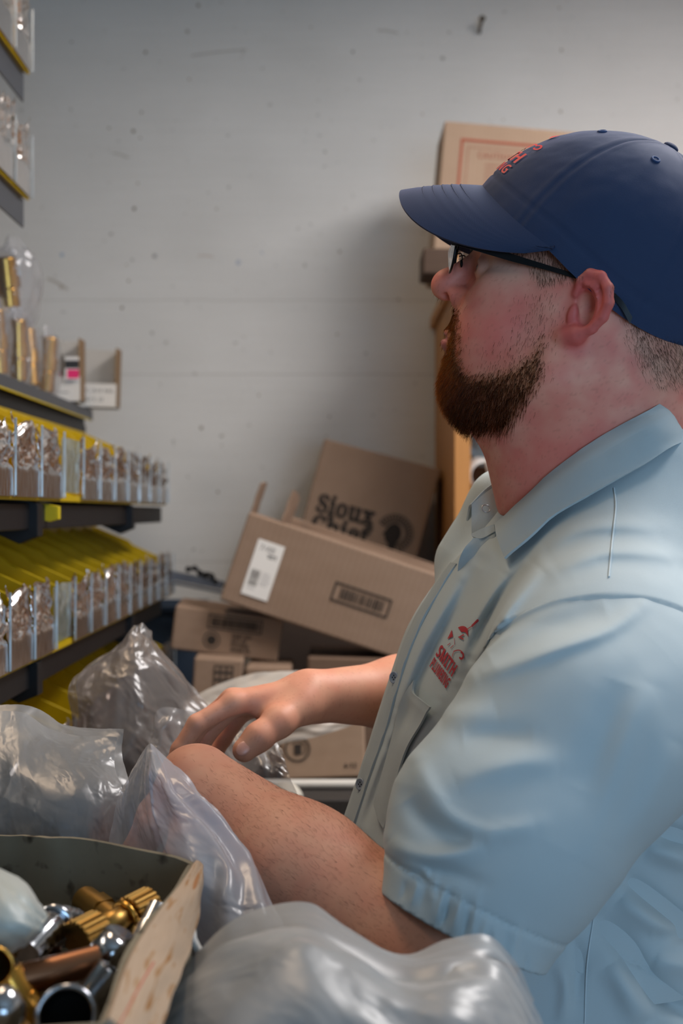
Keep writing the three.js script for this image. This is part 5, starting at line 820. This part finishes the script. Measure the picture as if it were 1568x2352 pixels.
  [-0.16, -0.262, -0.37].forEach((y) => {
    const b = mesh('button', bg, bm, shirt), p = front(0.003, y, 0.004), n = tF.clone().addScaledVector(tL, 0.55).add(V(0, 0.15, 0)).normalize(); b.position.copy(p); b.quaternion.setFromUnitVectors(V(0, 1, 0), n);
    for (const [a, c] of [[1, 1], [1, -1], [-1, 1], [-1, -1]]) { const h = mesh('buttonhole', hole, hm, b); h.position.set(a * 0.0013, 0.0007, c * 0.0013); }
  });
  // breast pocket under the emblem, its mouth open a little
  const pk = [[[947, 1557], [964, 1592], [980, 1612], [1000, 1628]], [[925, 1610], [945, 1640], [960, 1655], [975, 1664]], [[905, 1680], [918, 1705], [930, 1718], [940, 1726]], [[868, 1850], [876, 1880], [884, 1895], [890, 1905]]];
  mesh('pocket', sheet(pk.map((l, i) => T(l, i ? 0.004 : 0.008)), 16, 20, 0.002, (u, v) => (v < 0.08 ? 0.0008 : 0)), shirtMat, shirt);
  // seams: yoke, side, back
  const seam = (l, r = 0.0009) => mesh('seam', tube(T(curve(l.map(([a, b]) => V(a, b, 0)), 24).map((p) => [p.x, p.y]), 0.0005), r, 60, 6), seamMat, shirt);
  seam([[1410, 1122], [1414, 1160], [1408, 1220], [1402, 1280], [1398, 1326]]); seam([[1362, 2112], [1352, 2180], [1346, 2250], [1342, 2350]], 0.0007);
  // the emblem sewn over the pocket: two lines of lettering under a plunger and a wrench
  const cv = canvas(420, 1024, (g, w, h) => {
    g.clearRect(0, 0, w, h); g.fillStyle = g.strokeStyle = '#b01c2e'; g.lineCap = 'round';
    const line = (t, y, hh) => { g.save(); g.font = 'bold 100px sans-serif'; const m = g.measureText(t).width; g.translate(12, y); g.scale((w - 24) / m, hh / 74); g.lineWidth = 3; g.fillText(t, 0, 0); g.strokeText(t, 0, 0); g.restore(); };
    line('SMITH', 838, 168); line('PLUMBING', 1010, 140);
    g.lineWidth = 26; g.beginPath(); g.moveTo(330, 40); g.lineTo(300, 150); g.stroke(); g.lineWidth = 10; g.beginPath(); g.moveTo(300, 150); g.lineTo(262, 235); g.stroke();
    g.beginPath(); g.moveTo(120, 330); g.quadraticCurveTo(180, 220, 268, 232); g.lineTo(330, 300); g.quadraticCurveTo(250, 262, 205, 330); g.closePath(); g.fill();
    g.lineWidth = 18; g.beginPath(); g.moveTo(250, 330); g.lineTo(210, 400); g.lineTo(275, 372); g.stroke();
    g.beginPath(); g.moveTo(52, 420); g.lineTo(120, 470); g.lineTo(60, 560); g.closePath(); g.fill(); g.lineWidth = 8; for (const [a, b, c, d] of [[150, 470, 200, 520], [190, 540, 170, 600], [130, 560, 110, 610]]) { g.beginPath(); g.moveTo(a, b); g.lineTo(c, d); g.stroke(); }
    g.lineWidth = 12; g.beginPath(); g.moveTo(240, 590); g.quadraticCurveTo(290, 510, 345, 500); g.stroke(); g.lineWidth = 26; g.beginPath(); g.arc(370, 540, 36, -2.2, 1.6); g.stroke(); g.lineWidth = 10; g.beginPath(); g.moveTo(240, 600); g.lineTo(255, 655); g.stroke();
    const im = g.getImageData(0, 0, w, h), r = rnd(3); for (let k = 3; k < im.data.length; k += 4) im.data[k] *= r() < 0.12 ? 0.35 : 1; g.putImageData(im, 0, 0);
  });
  const q = (s, t) => { const A = [1068, 1378], B = [1110, 1430], C = [985, 1530], D = [1026, 1586]; return [mix(mix(A[0], B[0], s), mix(C[0], D[0], s), t), mix(mix(A[1], B[1], s), mix(C[1], D[1], s), t)]; };
  const rows = Array.from({ length: 17 }, (_, j) => Array.from({ length: 9 }, (_, i) => hit(torsoSDF, ...q(i / 8, j / 16), 0.9, 0.0009)));
  const g = []; for (let i = 0; i <= 8; i++) g.push(rows.map((r) => r[i])); const eg = thicken(g, 8, 16, 0); const uv = eg.attributes.uv; for (let i = 0; i < uv.count; i++) uv.setY(i, 1 - uv.getY(i));
  const em = mesh('embroidered_emblem', eg, std({ map: tex(cv), transparent: true, roughness: 0.7, side: THREE.DoubleSide }), shirt); em.userData.label = 'red embroidered lettering and tools';
}
// ------------------------------------------------------------------ the cap
{
  const CP = rad(12), cF = hF.clone().multiplyScalar(Math.cos(CP)).addScaledVector(hU, Math.sin(CP)), cU = hU.clone().multiplyScalar(Math.cos(CP)).addScaledVector(hF, -Math.sin(CP)), cO = head(0.009, 0.0605, 0);
  const cap = (f, h, l) => cO.clone().addScaledVector(cF, f * HS).addScaledVector(cU, h * HS).addScaledVector(hL, l * HS);
  const AF = 0.1105, AB = 0.132, BL = 0.0855, TOP = 0.108;
  const dome = (th, ph, off = 0) => { const c = Math.cos(th), s = Math.sin(th), r = Math.cos(ph), a = (c > 0 ? AF : AB) + off, b = BL + off, hh = Math.sin(ph) * (TOP + off);
    const dip = -0.028 * smooth(0.4, -0.8, c) * (1 - Math.sin(ph)) - 0.02 * (1 - c * c) * (1 - Math.sin(ph)) ** 2; const lean = -0.016 * Math.sin(ph); return [r * c * a + lean, hh + dip, r * s * b * (1 + 0.03 * Math.sin(ph * 2))]; };
  const capMat = phys({ color: 0x1c3154, roughness: 0.8, sheen: 0.6, sheenRoughness: 0.5, sheenColor: new THREE.Color(0x9c8cae), bumpMap: weave, bumpScale: 0.0002 });
  const NT = 220, NP = 70, g = [];
  for (let i = 0; i <= NT; i++) { const th = i / NT * Math.PI * 2, col = []; for (let j = 0; j <= NP; j++) {
    const ph = j / NP * Math.PI / 2; const seamd = Math.abs(((th / (Math.PI / 3)) % 1 + 1) % 1 - 0.5) - 0.5, sd = Math.abs(seamd) * Math.PI / 3 * 0.1 * Math.cos(ph);
    const off = -0.0016 * Math.exp(-((sd / 0.0011) ** 2)) + 0.0006 * Math.exp(-(((sd - 0.004) / 0.0016) ** 2)) + 0.0022 * fbm(Math.cos(th) * 3 + 5, ph * 3, Math.sin(th) * 3, 3) * Math.cos(ph) - 0.0012 * Math.exp(-(((ph - 0.13) / 0.012) ** 2));
    col.push(cap(...dome(th, ph, off))); } g.push(col); }
  const geo = thicken(g, NT, NP, 0.002); const uv = geo.attributes.uv; for (let i = 0; i < uv.count; i++) uv.setXY(i, uv.getX(i) * 0.6, uv.getY(i) * 0.18);
  const crown = mesh('cap', geo, capMat, person); crown.userData.label = 'navy blue baseball cap with red lettering';
  // visor
  const TE = rad(80), vis = (s, t) => { const th = s * TE, inn = V(Math.cos(th) * AF, 0.0005 - 0.02 * Math.sin(th) ** 2, Math.sin(th) * (BL + 0.001)); const k = (1 - Math.abs(s) ** 2.7) ** (1 / 2.3);
    const out = V(Math.cos(TE) * AF + (0.171 - Math.cos(TE) * AF) * k, -0.0375 * k - 0.02 * Math.sin(TE) ** 2 * (1 - k) - 0.05 * s * s * k ** 0.7, Math.sin(TE) * BL * (Math.abs(s) < 1 ? Math.sign(s) * Math.abs(s) ** 0.92 : s)); const p = inn.lerp(out, t); p.y += 0.003 * Math.sin(Math.PI * t); return p; };
  const NV = 120, NW = 26, vg = []; for (let i = 0; i <= NV; i++) { const s = -1 + 2 * i / NV, sc = Math.sign(s) * (1 - (1 - Math.abs(s)) ** 1.4); vg.push(Array.from({ length: NW + 1 }, (_, j) => { const p = vis(sc, j / NW), edge = j / NW; let o = 0; for (let m = 0; m < 5; m++) o += -0.0005 * Math.exp(-(((edge - 0.3 - m * 0.115) / 0.014) ** 2)); return cap(p.x, p.y + o, p.z); })); }
  const vgeo = thicken(vg, NV, NW, 0.0032); { const a = vgeo.attributes.uv; for (let i = 0; i < a.count; i++) a.setXY(i, a.getX(i) * 0.18, a.getY(i) * 0.08); }
  mesh('visor', vgeo, capMat, crown);
  const thread = std({ color: 0x1c2c4a, roughness: 0.8 });
  for (let m = 0; m < 5; m++) { const t = 0.3 + m * 0.115, st = []; for (let i = 0; i < 64; i++) { const a = -0.86 + 1.72 * (i + 0.15) / 64, b = a + 1.72 * 0.62 / 64; const A = vis(a, t), B = vis(b, t); st.push(tube([cap(A.x, A.y + 0.0019, A.z), cap((A.x + B.x) / 2, (A.y + B.y) / 2 + 0.0021, (A.z + B.z) / 2), cap(B.x, B.y + 0.0019, B.z)], 0.00026, 2, 5)); } mesh('stitching', merge(st), thread, crown); }
  const btn = mesh('cap_button', new THREE.SphereGeometry(0.0075, 24, 12).scale(1, 0.5, 1), capMat, crown); btn.position.copy(cap(...dome(0, Math.PI / 2, 0.002))); btn.quaternion.setFromUnitVectors(V(0, 1, 0), cU);
  for (const k of [0, 1, 2, 3, 4, 5]) { const th = rad(30 + 60 * k), a = cap(...dome(th, 0.98)), n = cap(...dome(th, 0.98, 0.01)).sub(a).normalize(); const e = mesh('eyelet', merge([new THREE.TorusGeometry(0.0034, 0.0012, 8, 24), new THREE.CircleGeometry(0.0013, 12).translate(0, 0, -0.0001)]), thread.clone(), crown); e.material.color.set(0x24406c); e.position.copy(a).addScaledVector(n, 0.0012); e.quaternion.setFromUnitVectors(V(0, 0, 1), n); }
  // emblem on the front panels
  const cv = canvas(768, 768, (c, w, h) => { c.clearRect(0, 0, w, h); c.fillStyle = c.strokeStyle = '#d0202e'; c.lineCap = 'round'; c.textAlign = 'center';
    const line = (t, y, ww, hh) => { c.save(); c.font = 'bold 100px sans-serif'; const m = c.measureText(t).width; c.translate(w / 2, y); c.scale(ww / m, hh / 74); c.fillText(t, 0, 0); c.restore(); };
    line('SMITH', 600, 640, 150); line('PLUMBING', 745, 640, 110);
    c.lineWidth = 20; for (const m of [1, -1]) { c.save(); c.translate(w / 2, 0); c.scale(m, 1); c.beginPath(); c.moveTo(20, 400); c.lineTo(150, 330); c.quadraticCurveTo(210, 290, 250, 320); c.stroke(); c.beginPath(); c.arc(290, 330, 34, -2.4, 2.2); c.stroke(); c.beginPath(); c.moveTo(40, 430); c.lineTo(170, 360); c.stroke(); c.beginPath(); c.moveTo(120, 120); c.lineTo(230, 60); c.lineTo(190, 160); c.closePath(); c.fill(); c.restore(); } });
  const eg = []; for (let i = 0; i <= 30; i++) { const th = mix(-0.62, 0.62, i / 30); eg.push(Array.from({ length: 25 }, (_, j) => cap(...dome(th, mix(0.17, 0.74, j / 24), 0.0022)))); }
  const gg = thicken(eg, 30, 24, 0);
  mesh('embroidered_emblem', gg, std({ map: tex(cv), transparent: true, roughness: 0.6, side: THREE.DoubleSide }), crown).userData.label = 'red embroidered lettering';
  // ---------------------------------------------------------------- the glasses
  const dark = phys({ color: 0x14161a, roughness: 0.35, metalness: 0.6 });
  const glasses = new THREE.Group(); glasses.name = 'glasses'; person.add(glasses); glasses.userData.label = 'dark-framed glasses';
  for (const s of [1, -1]) {
    const c = V(0.1215, 0.019, 0.034 * s), rim = Array.from({ length: 48 }, (_, i) => { const a = i / 48 * Math.PI * 2, ca = Math.cos(a), sa = Math.sin(a), l = 0.0265 * Math.sign(ca) * Math.abs(ca) ** 0.75, u = 0.0165 * Math.sign(sa) * Math.abs(sa) ** 0.75; const ll = c.z + l; return head(c.x - 0.008 * (ll / 0.06) ** 2 + u * 0.16, c.y + u, ll); });
    mesh('rim', tube(rim.filter((_, i) => i <= 26 || i >= 46).length ? rim : rim, 0.0011, 96, 8, true), dark, glasses);
    const lg = new THREE.BufferGeometry(), cen = head(c.x, c.y, c.z), tri = []; const front_ = rim.map((p) => p.clone().addScaledVector(hF, 0.0008)), back_ = rim.map((p) => p.clone().addScaledVector(hF, -0.0008)); const cf = cen.clone().addScaledVector(hF, 0.002), cb = cen.clone().addScaledVector(hF, 0.0004);
    for (let i = 0; i < 48; i++) { const j = (i + 1) % 48; tri.push(cf, front_[i], front_[j], cb, back_[j], back_[i], front_[i], back_[i], back_[j], front_[i], back_[j], front_[j]); }
    lg.setFromPoints(tri); lg.computeVertexNormals(); mesh('lens', mergeVertices(lg), phys({ color: 0xffffff, transmission: 1, roughness: 0.03, ior: 1.5, thickness: 0 }), glasses);
    const H = (f, u, l) => head(f, u, l * s), w = [[0.1175, 0.0305, 0.0645, 0.003], [0.108, 0.0315, 0.0725, 0.0032], [0.085, 0.0325, 0.0745, 0.0036], [0.06, 0.0325, 0.0755, 0.003], [0.03, 0.0335, 0.0775, 0.0021], [0.0, 0.0335, 0.0795, 0.002], [-0.02, 0.031, 0.0815, 0.0022], [-0.036, 0.024, 0.082, 0.0028], [-0.049, 0.013, 0.081, 0.003]];
    mesh('temple', sheet([w.map(([f, u, l, k]) => H(f, u + k - 0.0028, l)), w.map(([f, u, l, k]) => H(f, u - k - 0.0028, l))], 60, 3, 0.0016, null, false), dark, glasses);
    mesh('nose_pad', merge([tube([H(0.1195, 0.02, 0.012), H(0.115, 0.022, 0.0125), H(0.112, 0.017, 0.0115)], 0.0006, 16, 6), new THREE.SphereGeometry(0.004, 12, 8).scale(0.35, 1, 0.6).translate(...H(0.112, 0.014, 0.0115).toArray())]), dark, glasses);
  }
  mesh('bridge', tube([head(0.1225, 0.024, -0.0085), head(0.127, 0.027, 0), head(0.1225, 0.024, 0.0085)], 0.0011, 20, 8), dark, glasses);
}
// ------------------------------------------------------------------ trousers and shoes, under the frame
{
  const legs = (s) => chainOf([R(0.235 , -0.6, -1.41).addScaledVector(tL, 0.09 * s), R(0.235, -0.98, -1.41).addScaledVector(tL, 0.12 * s), V(0.26, 0.1, -1.41).addScaledVector(tL, 0.13 * s)], [0.115, 0.085, 0.065]);
  const f0 = blend([...legs(1), ...legs(-1), cone(R(0.23, -0.5, -1.41), R(0.235, -0.64, -1.41), 0.165, 0.16)], 0.05), f1 = (x, y, z) => Math.max(f0(x, y, z), y - (EYE - 0.53), 0.05 - y);
  mesh('trousers', uvBox(nets(f1, [-0.02, 0.02, -1.72], [0.5, EYE - 0.5, -1.1], 0.012)), std({ color: 0x2c3340, roughness: 0.9 }), person);
  const sh = (s) => { const a = V(0.27, 0.05, -1.41).addScaledVector(tL, 0.13 * s), q = blend([cone(a, a.clone().addScaledVector(tF, 0.16), 0.055, 0.045), cone(a, a.clone().add(V(0.01, 0.08, 0)), 0.055, 0.06)], 0.03); return (x, y, z) => Math.max(q(x, y, z), -y); };
  for (const s of [1, -1]) mesh('shoe', nets(sh(s), [-0.02, -0.02, -1.75], [0.42, 0.22, -1.1], 0.009), std({ color: 0x2a2320, roughness: 0.6 }), person);
}
renderer.render(scene, camera);
